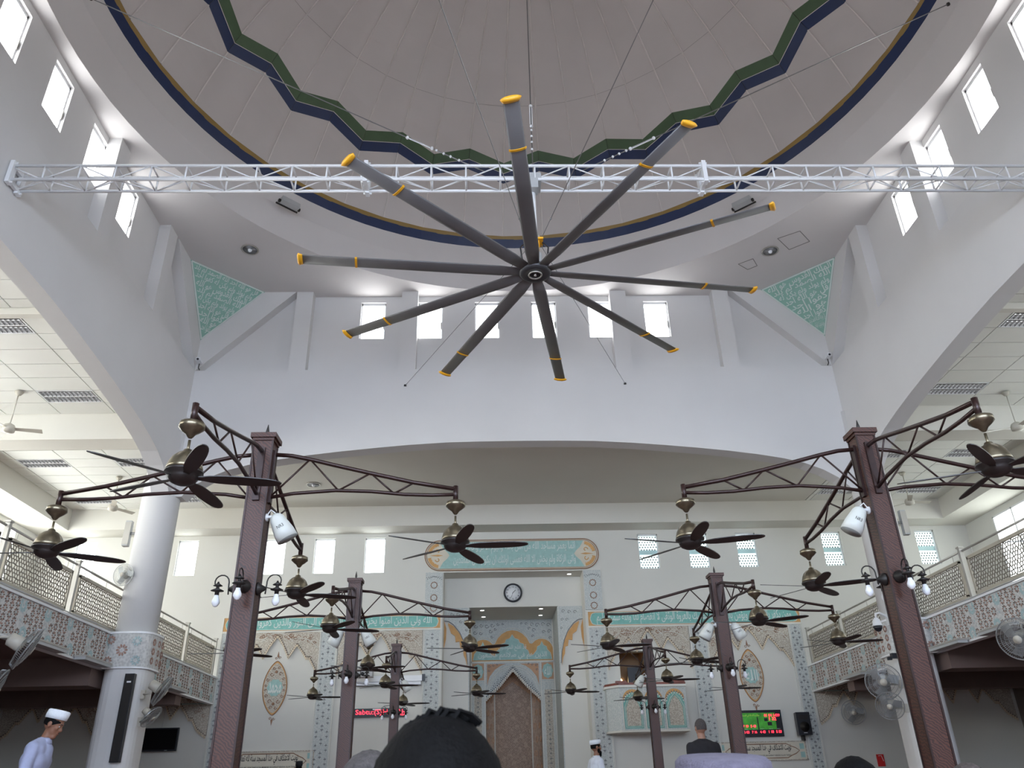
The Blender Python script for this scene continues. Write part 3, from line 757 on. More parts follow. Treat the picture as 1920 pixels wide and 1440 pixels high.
# wings beside the inner niche (Y 15.35)
for s in (-1, 1):
    y = 15.35; p = MB()
    def X(u): return s*u
    poly = [(X(1.37),6.10),(X(2.09),6.10),(X(2.09),5.72),(X(1.95),5.70),(X(1.80),5.60),(X(1.62),5.38),(X(1.50),5.12),(X(1.42),4.80),(X(1.37),4.45)]
    p.prism(poly, y-0.03, y); p.obj('wing_spandrel', carvb, wm)
    q = MB()
    q.prism([(X(1.97),5.66),(X(1.80),5.56),(X(1.62),5.34),(X(1.50),5.08),(X(1.42),4.76),(X(1.40),4.40),(X(1.45),4.62),(X(1.50),4.72),(X(1.52),4.92),(X(1.60),4.94),(X(1.63),5.12),(X(1.74),5.10),(X(1.76),5.28),(X(1.88),5.36),(X(1.97),5.60)], y-0.035, y-0.002)
    q.prism([(X(2.09),5.72),(X(2.02),5.50),(X(2.03),5.2),(X(2.09),4.9)], y-0.035, y-0.002)
    q.obj('half_arch', orange, wm)
    r = MB(); r.tube([(x, y-0.037, z) for x, z in poly[2:]], 0.009, 4)
    for (u, z, rr) in ((1.5,5.95,0.06),(1.68,5.92,0.06),(1.86,5.92,0.06),(1.46,5.7,0.05),(1.6,5.7,0.05),(1.43,5.45,0.04)): swirl(r, X(u), z, rr, y-0.033, s, 0.007)
    r.obj('arabesque', fleurm, wm, kind='stuff')
    # side reveals of the inner niche with border
    e = MB(); e.box(*sorted((s*1.36, s*1.33)), 15.35, MW, FLOOR, 6.1); e.obj('niche_reveal', carvb, wm)

# inner mihrab face
def lerp0(P, x):
    for (a, b), (c, d) in zip(P[:-1], P[1:]):
        if a <= x <= c: return b+(d-b)*(x-a)/(c-a)
    return P[-1][1]
mi = MB(); 
# background slab with arch opening
AR = [(0,4.60),(0.12,4.47),(0.26,4.31),(0.42,4.13),(0.58,3.98),(0.72,3.86),(0.86,3.72)]
arp = [(-u, z) for u, z in reversed(AR)] + AR[1:]
for (xa, za), (xb_, zb) in zip(arp[:-1], arp[1:]): mi.prism([(xa,za),(xb_,zb),(xb_,6.11),(xa,6.11)], MW, MW+0.12)
for s in (-1, 1): mi.box(*sorted((s*0.86, s*1.36)), MW, MW+0.12, FLOOR, 6.11)
mi.obj('niche_face', carvb, wm)
# curved niche
nb = MB(); vs = []; fs = []
for q in range(13):
    a = pi*q/12; vs += [(-0.88*cos(a), MW+0.1+0.8*sin(a), FLOOR), (-0.88*cos(a), MW+0.1+0.8*sin(a), 4.9)]
for q in range(12): fs.append((2*q, 2*q+1, 2*q+3, 2*q+2))
nb.add(vs, fs, 0, True); nb.obj('niche_back', pink, wm)
nh = MB(); vs = []; fs = []
for q in range(13):
    a = pi*q/12; zz_ = 3.55 + 0.75*(1-abs(cos(a)))**0.8
    vs += [(-0.87*cos(a), MW+0.1+0.785*sin(a), zz_), (-0.87*cos(a), MW+0.1+0.785*sin(a), 4.9)]
for q in range(12): fs.append((2*q, 2*q+1, 2*q+3, 2*q+2))
nh.add(vs, fs, 0, True); nh.obj('niche_hood', pinko, wm)
MB().box(-0.95, 0.95, MW+0.1, 18.3, 4.9, 5.0).obj('niche_ceiling', pinko, wm)
# rings / motifs inside niche
rg = MB()
def nichept(u, z): a = (u+0.88*pi/2*1.0)/0.88; return (-0.86*cos(a), MW+0.1+0.78*sin(a), z)
for r in range(30):
    for c in range(-9, 10):
        z = 0.6 + r*0.13; u = c*0.135 + (0.0675 if r % 2 else 0)
        if abs(u) > 1.2: continue
        if abs(u) < 0.62:
            if (r*3+c) % 5 == 0: continue
            rg.tube([nichept(u+0.055*cos(a), z+0.055*sin(a)) for a in [q*pi/5 for q in range(10)]], 0.007, 3, 0, closed=True); rg.ball(nichept(u, z), 0.012, 5, 0)
        elif r % 3 == 0 and abs(u) < 1.15 and c % 2 == 0:
            rg.tube([nichept(u+0.05*cos(a), z+0.085*sin(a)) for a in [q*pi/4 for q in range(8)]], 0.012, 3, 1, closed=True)
for sx in (-1, 1): rg.tube([nichept(sx*0.66, z) for z in (FLOOR, 4.0)], 0.02, 4, 2); 
rg.obj('niche_tracery', [trac, pinko, lineg], wm, kind='stuff')
# arch beads
bd = MB()
for (xa, za), (xb_, zb) in zip(arp[:-1], arp[1:]):
    n = max(1, int(hypot(xb_-xa, zb-za)/0.055))
    for q in range(n):
        t = (q+0.5)/n; x = xa+(xb_-xa)*t; z = za+(zb-za)*t
        bd.box(x-0.016, x+0.016, MW-0.05, MW+0.03, z-0.10, z+0.01); bd.ball((x, MW-0.03, z+0.035), 0.019, 6, 1); bd.ball((x, MW-0.01, z+0.10), 0.014, 6, 1)  # dark balls stand in for the shadow around the beads
bd.obj('stalactite_bead', [lineg, fleurm], wm, kind='stuff')
sd = MB()
for q in range(-13, 14):
    for r in range(16):
        x = q*0.056 + (0.028 if r % 2 else 0); z = 3.76 + r*0.056
        if abs(x) < 0.84 and z > lerp0(AR, abs(x))+0.14 and x*x+(z-3.70)**2 < 0.75**2: sd.box(x-0.013, x+0.013, MW-0.012, MW, z-0.013, z+0.013)
sd.obj('mosaic_dot', fleurm, wm, kind='stuff')
tr = MB()
tr.tube([(0.87*sin(a), MW-0.01, 3.70+0.98*cos(a)) for a in [q/12*pi-pi/2 for q in range(13)]], 0.012, 4)
tr.tube([(0.80*sin(a), MW-0.01, 3.70+0.92*cos(a)) for a in [q/12*pi-pi/2 for q in range(13)]], 0.007, 4)
for s in (-1, 1):
    tr.box(*sorted((s*0.87, s*0.90)), MW-0.03, MW, FLOOR, 4.78); tr.box(*sorted((s*1.30, s*1.34)), MW-0.03, MW, FLOOR, 6.1)
    for z in (4.18, 4.24): tr.box(*sorted((s*0.9, s*1.3)), MW-0.02, MW, z, z+0.012)
    for d in (0.03, 0.07): tr.box(*sorted((s*(0.90+d), s*(0.90+d+0.012))), MW-0.015, MW, FLOOR, 4.15); tr.box(*sorted((s*(1.30-d), s*(1.30-d-0.012))), MW-0.015, MW, FLOOR, 4.15)
tr.box(-1.33, 1.33, MW-0.03, MW, 4.78, 4.82)
tr.obj('niche_border', lineg, wm)
oc = MB()
for s in (-1, 1):
    oc.prism([(s*0.92,4.26),(s*1.29,4.26),(s*1.29,4.76),(s*0.92,4.76)], MW-0.012, MW, mi=1)
    oc.prism([(s*1.105+(0.165+0.01*cos(8*a))*cos(a), 4.51+(0.22+0.01*cos(8*a))*sin(a)) for a in [2*pi*q/40 for q in range(40)]], MW-0.022, MW-0.012, mi=0)
    oc.prism([(s*0.22,4.74),(s*0.82,4.74),(s*0.82,4.1),(s*0.74,4.36),(s*0.58,4.56),(s*0.4,4.68)], MW-0.006, MW, mi=1)
    oc.prism([(s*0.99,3.95),(s*1.22,3.95),(s*1.22,0.4),(s*0.99,0.4)], MW-0.008, MW, mi=2)
oc.obj('niche_inlay', [teal2, pinko, carve], wm)
text(arab('الله'), 0.22, 0.26, (1.105, MW-0.025, 4.51), FACE, letterw, wm, bold=0.02)
text(arab('محمد'), 0.22, 0.26, (-1.105, MW-0.025, 4.51), FACE, letterw, wm, bold=0.02)
# lunette: teal field, ochre triple arch, carved top
MB().prism([(-1.3,4.83),(1.3,4.83),(1.3,6.05),(-1.3,6.05)], MW-0.006, MW).obj('lunette_top', carvb, wm)
def trip(r1, r2, dz):
    p = []
    for (xc, r, zc, a0, a1) in ((-1.30+0.36, r2, 5.0, pi*0.98, 0.75), (0, r1, 5.05, pi-0.42, 0.42), (1.30-0.36, r2, 5.0, pi-0.75, 0.02)):
        for q in range(9): a = a0+(a1-a0)*q/8; p.append((xc+r*cos(a), zc+dz+r*sin(a)*1.15))
    return p
t1 = trip(0.62, 0.42, 0.02)
MB().prism([(-1.3,4.83)] + [(max(-1.3,min(1.3,x)),z) for x, z in t1] + [(1.3,4.83)], MW-0.014, MW-0.006).obj('lunette_arch', orange, wm)
t2 = [(-1.26,4.86),(-1.22,5.05),(-1.12,5.16),(-1.1,5.25),(-1.0,5.3),(-0.95,5.42),(-0.9,5.3),(-0.8,5.25),(-0.78,5.14),(-0.66,5.0),(-0.56,4.98),(-0.5,5.14),(-0.4,5.2),(-0.36,5.34),(-0.24,5.38),(-0.2,5.48),(-0.08,5.52),(0,5.64),(0.08,5.52),(0.2,5.48),(0.24,5.38),(0.36,5.34),(0.4,5.2),(0.5,5.14),(0.56,4.98),(0.66,5.0),(0.78,5.14),(0.8,5.25),(0.9,5.3),(0.95,5.42),(1.0,5.3),(1.1,5.25),(1.12,5.16),(1.22,5.05),(1.26,4.86)]
MB().prism(t2, MW-0.022, MW-0.014).obj('lunette_field', teal2, wm)
lt = MB(); lt.tube([(x, MW-0.024, z) for x, z in t2], 0.008, 4); lt.tube([(x*0.999, MW-0.016, z) for x, z in t1], 0.011, 4); lt.tube([(x*0.97, MW-0.01, z+0.06) for x, z in t1], 0.011, 4)
for x in (-1.0, -0.6, 0.6, 1.0):
    for dz in (0, 0.14): swirl(lt, x, 5.78+dz, 0.06, MW-0.01, 1 if x > 0 else -1, 0.007)
lt.obj('lunette_tracery', lineg, wm, kind='stuff')
ls = MB()
for s in (-1, 1):
    for (u, z, r) in ((1.18,5.92,0.07),(1.0,5.94,0.07),(0.82,5.92,0.08),(0.64,5.94,0.07),(0.46,5.97,0.05),(1.2,5.72,0.07),(1.02,5.70,0.06),(0.7,5.76,0.07),(0.55,5.82,0.05),(1.22,5.52,0.05),(0.66,5.58,0.05),(0.3,5.98,0.04)): swirl(ls, s*u, z, r, MW-0.01, s, 0.008)
    for (u, z, r) in ((0.75,4.68,0.05),(0.62,4.70,0.04),(0.76,4.55,0.04),(0.5,4.73,0.03)): swirl(ls, s*u, z, r, MW-0.01, s, 0.007)
    for q in range(26): fleur(ls, s*1.105, 0.5+q*0.135, 0.05, MW-0.008, q % 2 == 0)
ls.obj('lunette_arabesque', fleurm, wm, kind='stuff')
text(arab('الذين هم في صلاتهم خاشعون'), 2.2, 0.24, (0, MW-0.026, 4.98), FACE, letterw, wm, bold=0.012)
text(arab('قد افلح المؤمنون'), 0.9, 0.2, (0, MW-0.026, 5.22), FACE, letterw, wm, bold=0.012)
for x, y, z, l in ((-0.95,15.75,6.11,'front left'),(0.86,15.65,6.11,'front right'),(-0.92,16.75,6.11,'back left'),(0.90,16.65,6.11,'back right')):
    downlight(z-0.002, x, y, 0.075, 'small lit downlight over the mihrab, '+l+' of four', 'lit downlights over the mihrab', lampon)
downlight(6.998, 1.72, 14.98, 0.075, 'small lit downlight in the soffit above the clock on the right', None, lampon)

# wall clock
ck = empty('wall_clock', 'round black-rimmed wall clock in the recess above the mihrab', 'clock', (-0.005, 15.33, 6.525))
MB().lathe([(0.285,0.01),(0.285,-0.05),(0.265,-0.065),(0.235,-0.05),(0.235,0.01)], 40, axis='y').obj('rim', blackp, ck)
MB().lathe([(0.24,-0.02),(0.24,-0.03)], 40, axis='y').obj('dial', whitem, ck)
for i in range(12):
    a = radians(90-30*(i+1)); text(str(i+1), None, 0.052, (0.185*cos(a), -0.034, 0.185*sin(a)), FACE, ink, ck, 'numeral', bold=0.01)
h = MB(); a = radians(90-30*1.55); h.bar((-0.03*cos(a),-0.038,-0.03*sin(a)), (0.115*cos(a),-0.038,0.115*sin(a)), 0.014, 0.003, upv=(0,1,0)); h.obj('hour_hand', ink, ck)
h = MB(); a = radians(90-6*33.5); h.bar((-0.035*cos(a),-0.041,-0.035*sin(a)), (0.165*cos(a),-0.041,0.165*sin(a)), 0.009, 0.003, upv=(0,1,0)); h.obj('minute_hand', ink, ck)

# pulpit balcony (minbar) right of the mihrab
pb = empty('pulpit_balcony', 'carved teal and white balcony box below the wall opening right of the mihrab', 'balcony')
FY = 13.85; x0, x1, zb, zt = 2.80, 4.62, 2.50, 3.58
def outline(o=0): return [(2.50-o, D), (2.50-o, 14.25-o*0.5), (x0-o*0.6, FY-o), (x1+o*0.3, FY-o), (x1+o, D)]
MB().prism(outline(), zb, zt, plane='xy').obj('body', carvb, pb)
MB().prism(outline(0.05), zt, zt+0.06, plane='xy').obj('cornice', lineg, pb)
MB().prism(outline(0.04), zb-0.05, zb, plane='xy').obj('base_slab', creamc, pb)
hr = MB(); P = [(2.52,D-0.05),(2.52,14.28),(x0,FY+0.03),(x1-0.02,FY+0.03),(x1-0.02,D-0.05)]
for a, b in zip(P[:-1], P[1:]): hr.bar((*a,zt+0.09), (*b,zt+0.09), 0.10, 0.07)
hr.box(2.72,3.02,FY-0.03,FY+0.10,zt+0.10,zt+0.17); hr.box(4.30,4.62,FY-0.03,FY+0.10,zt+0.10,zt+0.17)
hr.obj('handrail', redwood, pb)
for xa, xb_ in ((2.86,3.42),(3.46,3.98),(4.02,4.58)):
    xc = (xa+xb_)/2; w = (xb_-xa)/2
    MB().prism([(xa+0.02,zt-0.30)] + [(xc+(w-0.02)*cos(a), zt-0.30+0.25*sin(a)) for a in [pi-pi*q/10 for q in range(11)]] + [(xb_-0.02,zt-0.30)], FY-0.012, FY).obj('panel_head', orange, pb)
    MB().prism([(xa+0.03,zb+0.04),(xb_-0.03,zb+0.04),(xb_-0.03,zt-0.36),(xc+w*0.55,zt-0.2),(xc,zt-0.12),(xc-w*0.55,zt-0.2),(xa+0.03,zt-0.36)], FY-0.018, FY-0.004).obj('panel_field', teal, pb)
    MB().prism([(xa+0.09,zb+0.10),(xb_-0.09,zb+0.10),(xb_-0.09,zt-0.52),(xc+w*0.4,zt-0.34),(xc,zt-0.22),(xc-w*0.4,zt-0.34),(xa+0.09,zt-0.52)], FY-0.028, FY-0.016).obj('panel_screen', carve, pb)
    bb = MB()
    for q in range(11):
        a = pi*q/10; bb.ball((xc-(w-0.05)*cos(a), FY-0.03, zt-0.32+0.2*sin(a)), 0.018, 6, 0); bb.box(xc-(w-0.05)*cos(a)-0.012, xc-(w-0.05)*cos(a)+0.012, FY-0.03, FY, zt-0.38+0.2*sin(a), zt-0.33+0.2*sin(a), 1)
    bb.obj('stalactite_bead', [fleurm, lineg], pb, kind='stuff')
    tt = MB(); tt.box(xa-0.012, xa+0.012, FY-0.04, FY, zb, zt-0.3); tt.tube([(x, FY-0.03, z) for x, z in [(xa+0.06,zb+0.07),(xb_-0.06,zb+0.07),(xb_-0.06,zt-0.5),(xc+w*0.45,zt-0.3),(xc,zt-0.17),(xc-w*0.45,zt-0.3),(xa+0.06,zt-0.5)]], 0.008, 4, closed=True)
    tt.obj('panel_border', lineg, pb)
# opening room behind
rm_ = MB(); rm_.box(2.9, 3.9, D+1.3, D+1.35, 3.4, 4.9); rm_.box(2.85,2.99,D+0.28,D+1.3,3.4,4.9); rm_.box(3.78,3.9,D+0.28,D+1.3,3.4,4.9); rm_.box(2.9,3.9,D+0.28,D+1.3,4.75,4.9); rm_.box(2.9,3.9,D+0.28,D+1.3,3.3,3.45)
struct(rm_, 'wall_alcove', warmw, 'warm brown alcove behind the balcony opening')
MB().lathe([(0.07,-0.01),(0.07,0.0),(0.02,0.0)], 16, c=(0,0,0), axis='y').obj('wall_lamp', warmon, None, (3.16, D+1.29, 3.98), label='glowing warm lamp inside the opening above the carved balcony', category='lamp')
ch = empty('chair', 'black high-backed chair standing in the opening behind the carved balcony', 'chair', (3.52, D+0.75, 3.45))
MB().box(-0.2,0.2,-0.02,0.05,0.35,0.85).obj('backrest', blackp, ch); MB().box(-0.22,0.22,-0.4,0.02,0.28,0.35).obj('seat', blackp, ch)
for sx in (-1,1):
    for sy in (-0.37,0.0): MB().box(sx*0.19-0.02,sx*0.19+0.02,sy-0.02,sy+0.02,0,0.3).obj('leg', blackp, ch)

# LED ticker, projector screen, projector
lb = empty('led_ticker', 'long narrow red scrolling letter display left of the mihrab', 'display', (-3.83, D-0.06, 3.13))
MB().box(-0.76,0.76,-0.03,0.06,-0.11,0.11).obj('casing', blackp, lb)
text('Sabtu:(S)Ha', 0.98, 0.165, (-0.13,-0.034,0), FACE, redled, lb, bold=0.006)
text('Ab', 0.22, 0.165, (0.63,-0.034,0), FACE, redled, lb, bold=0.006)
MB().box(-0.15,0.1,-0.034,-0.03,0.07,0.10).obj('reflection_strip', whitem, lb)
ps = empty('projection_screen', 'pulled-up white projection screen in its case left of the mihrab', 'screen', (-3.62, D-0.12, 3.98))
MB().box(-0.98,0.98,-0.05,0.06,-0.05,0.10).obj('case', whitem, ps)
MB().box(-0.95,0.95,-0.002,0.002,-0.14,-0.05).obj('cloth', whitem, ps); MB().box(-0.96,0.96,-0.012,0.012,-0.16,-0.14).obj('bottom_bar', iron, ps)
MB().box(0.98,1.06,-0.04,0.06,-0.04,0.13).obj('end_cap', blackp, ps)
pj = empty('projector', 'grey projector on a wall bracket in front of the projection screen', 'projector', (-4.2, D-0.7, 4.05))
MB().box(-0.26,0.26,-0.16,0.16,-0.07,0.09).obj('body', greyp, pj); MB().lathe([(0.05,-0.20),(0.05,-0.15)], 12, axis='y').obj('lens', blackp, pj)
MB().box(-0.03,0.03,0.1,0.68,0.10,0.15).box(-0.24,-0.2,-0.02,0.02,0.08,0.2).box(0.2,0.24,-0.02,0.02,0.08,0.2).box(-0.24,0.24,-0.02,0.02,0.18,0.22).obj('bracket', steel, pj)
# prayer time board
tb = empty('prayer_time_board', 'black framed prayer time board with green print and red digits', 'display', (6.78, D-0.05, 2.645))
MB().box(-0.60,0.60,-0.04,0.05,-0.34,0.34).obj('frame', blackp, tb)
MB().box(-0.54,0.42,-0.046,-0.04,-0.16,0.27).obj('print', greenled, tb)
MB().box(-0.10,-0.07,-0.05,-0.046,-0.16,0.16).box(0.10,0.2,-0.05,-0.046,0.05,0.13).box(0.18,0.3,-0.05,-0.046,-0.06,0.03).obj('print_block', blackp, tb)
for body, w, hh, x, z in (('01 04 1439',0.44,0.075,0.33,0.20),('1 32',0.2,0.085,0.34,0.11),('7 19',0.15,0.07,-0.44,-0.07),('5 48',0.15,0.07,-0.23,-0.07),('6 03',0.15,0.07,-0.44,-0.22),('7 16',0.14,0.07,-0.22,-0.22),('4 43',0.15,0.07,0.01,-0.22),('1 18',0.14,0.07,0.25,-0.22),('5 53',0.15,0.07,0.46,-0.22)):
    text(body, w, hh, (x,-0.052,z), FACE, redled, tb, 'digit', bold=0.03)
text(arab('مواقيت الصلاة في المسجد'), 0.5, 0.07, (-0.27,-0.052,0.20), FACE, yelled, tb, bold=0.01)
for x in (-0.44,-0.22,0.01,0.25,0.46): text('SUBUH', 0.1, 0.02, (x,-0.052,-0.145), FACE, letterw, tb, 'caption')
# wall speaker
sp = empty('wall_speaker', 'black loudspeaker on the wall right of the prayer time board', 'speaker', (7.89, D-0.2, 2.60))
MB().prism([(-0.19,-0.15),(0.19,-0.15),(0.14,0.15),(-0.14,0.15)], -0.29, 0.29, plane='xy').obj('cabinet', blackp, sp)
MB().lathe([(0.13,-0.165),(0.11,-0.155),(0.03,-0.15)], 20, c=(0,0,-0.08), axis='y').obj('woofer', iron, sp)
MB().box(-0.13,0.13,-0.158,-0.15,0.10,0.22).obj('horn', iron, sp); MB().box(-0.05,0.05,-0.155,-0.15,-0.245,-0.225).obj('badge', greyp, sp)
MB().box(-0.03,0.03,0.02,0.2,-0.42,-0.29).obj('bracket', iron, sp)
# television (left, beneath the gallery)
tv = empty('television', 'black flat television on the wall below the left gallery', 'television', (-9.68, D-0.12, 2.565))
MB().box(-0.50,0.50,-0.05,0.03,-0.29,0.29).obj('frame', blackp, tv); MB().box(-0.47,0.47,-0.054,-0.05,-0.25,0.26).obj('screen', screenb, tv)
MB().box(-0.12,0.12,0.03,0.12,-0.1,0.1).obj('bracket', iron, tv); MB().box(0.20,0.27,-0.056,-0.05,-0.275,-0.265).obj('badge', greyp, tv)
MB().tube([(0,0.06,0.29),(0.0,0.09,0.7),(0.02,0.10,1.0)], 0.006, 4).obj('cable', greyp, tv)
# red notice on the right
rs = empty('red_notice', 'small red fire notice low on the wall behind the right column', 'sign', (9.95, D-0.03, 1.68))
MB().box(-0.1,0.1,0,0.02,-0.18,0.12).obj('plate', redp, rs); MB().tube([(-0.05,-0.002,0.08),(0.03,-0.002,0.09),(0.07,-0.002,-0.05)], 0.008, 4).obj('symbol', whitem, rs)

# ------------------------------------------------------------------ galleries
def lattice(w, h, L=0.235):
    mb = MB(); pts = set(); th = 0.010
    segs = []
    r1, r2, r3 = 0.17*L, 0.40*L, 0.5*L
    ny = int(h/(L*0.866))+2; nx = int(w/L)+2
    for j in range(-1, ny+1):
        for i in range(-1, nx+1):
            cx = (i + (0.5 if j % 2 else 0))*L; cz = j*L*0.866
            for k in range(6):
                a = radians(90+60*k); b = a+radians(60); m = a+radians(30)
                p1 = (cx+r1*cos(a), cz+r1*sin(a)); p1b = (cx+r1*cos(b), cz+r1*sin(b))
                p2 = (cx+r2*cos(a), cz+r2*sin(a)); p2b = (cx+r2*cos(b), cz+r2*sin(b)); p3 = (cx+r3*cos(m), cz+r3*sin(m))
                segs += [(p1,p1b),(p1,p2),(p2,p3),(p3,p2b)]
    for (ax, az), (bx, bz) in segs:
        if not (0 <= (ax+bx)/2 <= w and 0 <= (az+bz)/2 <= h): continue
        ax, bx = min(max(ax,0),w), min(max(bx,0),w); az, bz = min(max(az,0),h), min(max(bz,0),h)
        if hypot(ax-bx, az-bz) < 1e-4: continue
        mb.bar((0,ax,az), (0,bx,bz), 0.015, 0.012, upv=(1,0,0))
    return mb
ry = [-4.2, -1.7, 0.85, 3.38, 5.85, 8.45, 8.60, 11.98, 14.38]
lmesh = {}
pn = 0
names7 = {0.85:'nearest the camera', 3.38:'nearest the camera', 5.85:'second', 8.60:'third', 11.98:'fourth'}
for s, nm in ((-1,'left'),(1,'right')):
    rx = s*8.5
    # slab, fascia
    sl = MB(); a, b = sorted((s*8.52, s*14.2)); sl.box(a, b, -15.2, 14.6, 3.62, 3.98); sl.box(a, b, 7.3, 7.9, 3.10, 3.62); sl.box(a, b, 1.4, 2.0, 3.10, 3.62); sl.box(a, b, 12.0, 12.4, 3.2, 3.62)
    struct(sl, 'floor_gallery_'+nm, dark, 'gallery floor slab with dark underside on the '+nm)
    fa = empty('gallery_fascia', 'carved balcony fascia with terracotta and blue rosettes on the %s side' % nm, 'balcony front', group='carved gallery fronts')
    a, b = sorted((s*8.4, s*8.52)); m = MB(); m.box(a, b, -7.3, D-0.05, 3.46, 4.10)
    m.obj('carved_board', fasc, fa)
    m = MB(); a2, b2 = sorted((s*8.36, s*8.56)); m.box(a2, b2, -7.3, D-0.05, 4.10, 4.14); m.box(*sorted((s*8.38, s*8.53)), -7.3, D-0.05, 3.43, 3.46); m.obj('ledge', whitem, fa)
    m = MB(); m.tube([(s*8.35, y, 4.155+0.006*sin(y*3)) for y in [2.8+i*0.5 for i in range(22)]], 0.010, 5); m.tube([(s*8.37, y, 4.165+0.01*sin(y*2+1)) for y in [2.8+i*0.5 for i in range(22)]], 0.008, 5); m.obj('cable', greyp, fa)
    # petals
    pt = MB(); xf = s*8.4
    def petal(y, z, ang, l, w, mi, d=0.006):
        c, s2 = cos(ang), sin(ang); P = []
        for t, ww in ((0,0.25),(0.35,0.9),(0.7,1.0),(1.0,0.0)):
            P.append((t*l, ww*w/2))
        Q = P + [(t, -v) for t, v in P[-2::-1]]
        q = [(y + t*c - v*s2, z + t*s2 + v*c) for t, v in Q]
        pt.prism(q, xf, xf - s*d, plane='yz', mi=mi)
    def rosette(y, z, r, n, mi, mi2=2):
        for k in range(n): 
            a = 2*pi*k/n + 0.2
            if 3.48 < z+r*sin(a) < 4.09: petal(y+r*0.38*cos(a), z+r*0.38*sin(a), a, r*0.62, r*0.36, mi if k % 3 else mi2)
        if 3.5 < z < 4.08: petal(y-r*0.15, z, 0, r*0.3, r*0.25, 1)
    y = 0.6; i = 0
    while y < D-0.2:
        q = i % 5
        if q == 2: rosette(y, 3.99, 0.12, 12, 1, 1); rosette(y+0.01, 3.76, 0.11, 12, 3, 3); rosette(y, 3.56, 0.07, 8, 2, 0)
        elif q == 3: rosette(y, 3.57, 0.12, 12, 1, 1); rosette(y, 3.80, 0.085, 8, 2, 0); rosette(y, 4.02, 0.07, 8, 0)
        else:
            for z in (3.53, 3.67, 3.81, 3.95, 4.08): rosette(y, z + (0.07 if i % 2 else 0)-0.03, 0.070, 8, 2 if (i + round(z*10)) % 3 else 0, 0 if (i + round(z*10)) % 3 else 2)
        y += 0.165; i += 1
    pt.obj('rosette_petal', [petalo, petalb, petald, fasc], fa, kind='stuff')
    # column wrap of the fascia
    cw = MB(); cx0 = s*8.03
    def sq(r, n=28, e=3.2): return [(cx0 + r*abs(cos(a))**(2/e)*(1 if cos(a) > 0 else -1), 7.95 + r*abs(sin(a))**(2/e)*(1 if sin(a) > 0 else -1)) for a in [2*pi*q/n for q in range(n)]]
    cw.prism(sq(0.47), 3.46, 4.10, plane='xy'); cw.obj('column_band', fasc, fa)
    cl = MB(); cl.prism(sq(0.49), 4.10, 4.14, plane='xy'); cl.obj('column_ledge', whitem, fa); cl = MB(); cl.prism(sq(0.49), 3.43, 3.46, plane='xy'); cl.obj('column_ledge', whitem, fa)
    pm = MB()
    Yf = 7.95-0.47
    for (dx, dz, rr, n, mi_) in ((0.05*s,3.78,0.12,10,0),(-0.22*s,3.95,0.1,9,1),(0.3*s,3.98,0.09,9,0),(-0.25*s,3.58,0.1,9,1),(0.3*s,3.58,0.09,9,0)):
        for k in range(n):
            a = 2*pi*k/n; cx_p = cx0+dx; l = rr*0.62
            Pp = []
            for t, ww in ((0,0.25),(0.35,0.9),(0.7,1.0),(1.0,0.0)): Pp.append((rr*0.38+t*l, ww*rr*0.17))
            Q = Pp + [(t, -v) for t, v in Pp[-2::-1]]
            q = [(cx_p + t*cos(a)-v*sin(a), dz + t*sin(a)+v*cos(a)) for t, v in Q]
            pm.prism(q, Yf-0.004, Yf+0.01, mi=mi_)
    for yy in (7.75, 8.0, 8.2):
        for zz in (3.6, 3.78, 3.96):
            for k in range(8):
                a = 2*pi*k/8; yq, zq = yy+0.05*cos(a), zz+0.05*sin(a)
                pm.prism([(yq-0.018,zq),(yq,zq-0.022),(yq+0.018,zq),(yq,zq+0.022)], cx0-s*0.475, cx0-s*0.46, plane='yz', mi=0)
    pm.obj('rosette_petal', [petalo, petalb], fa, kind='stuff')
    # columns
    c1 = MB(); c1.lathe([(0.40,4.10),(0.40,9.0)], 32, c=(s*8.05,7.93,0)); c1.obj('column_upper_'+nm, paint, label='round white column rising above the gallery on the '+nm, kind='structure')
    c2 = MB(); c2.prism(sq(0.43), FLOOR, 3.46, plane='xy'); c2.obj('column_lower_'+nm, paint, label='square white column with rounded corners below the gallery on the '+nm, kind='structure')
    for q in (-1,):
        c3 = MB(); c3.lathe([(0.40,FLOOR),(0.40,9.0)], 24, c=(s*8.05,-7.95,0)); c3.obj('column_rear_'+nm, paint, label='round white column behind the camera on the '+nm, kind='structure')
    # railing
    for i in range(len(ry)-1):
        y0, y1 = ry[i], ry[i+1]
        if y1-y0 < 0.5: continue
        r = empty('gallery_railing', 'x', 'railing', (rx, y0, 4.14), group='lattice railing sections of the galleries')
        far = {0:'behind the camera, rear', 1:'behind the camera, middle', 2:'beside the camera', 3:'with the large nearest lattice panel', 4:'ending at the round column', 6:'just beyond the round column', 7:'next to the mihrab wall'}[i]
        r['label'] = 'metal railing section with star lattice on the %s gallery, %s' % (nm, far)
        L = y1-y0
        for yy in ((0.03, L-0.03) if i in (4, 7) else (0.03,)):
            p = MB(); p.box(-0.04,0.04,yy-0.035,yy+0.035,0,1.0); p.box(-0.055,0.055,yy-0.05,yy+0.05,1.0,1.03); p.obj('post', alum, r)
        MB().tube([(0,0.03,0.94),(0,L-0.03,0.94)], 0.022, 8).obj('handrail', alum, r)
        st = MB()
        for yy in (0.35, L/2, L-0.35): st.tube([(0,yy,0.80),(0,yy,0.93)], 0.008, 5)
        st.obj('stanchion', alum, r)
        a, b = 0.16, L-0.12
        fr = MB(); fr.box(-0.02,0.02,a,b,0.74,0.80); fr.box(-0.02,0.02,a,b,0.06,0.13); fr.box(-0.02,0.02,a,a+0.05,0.1,0.78); fr.box(-0.02,0.02,b-0.05,b,0.1,0.78); fr.obj('panel_frame', railm, r)
        key = round(b-a, 2)
        if key not in lmesh: lmesh[key] = lattice(b-a-0.1, 0.61).mesh('lattice', latm)
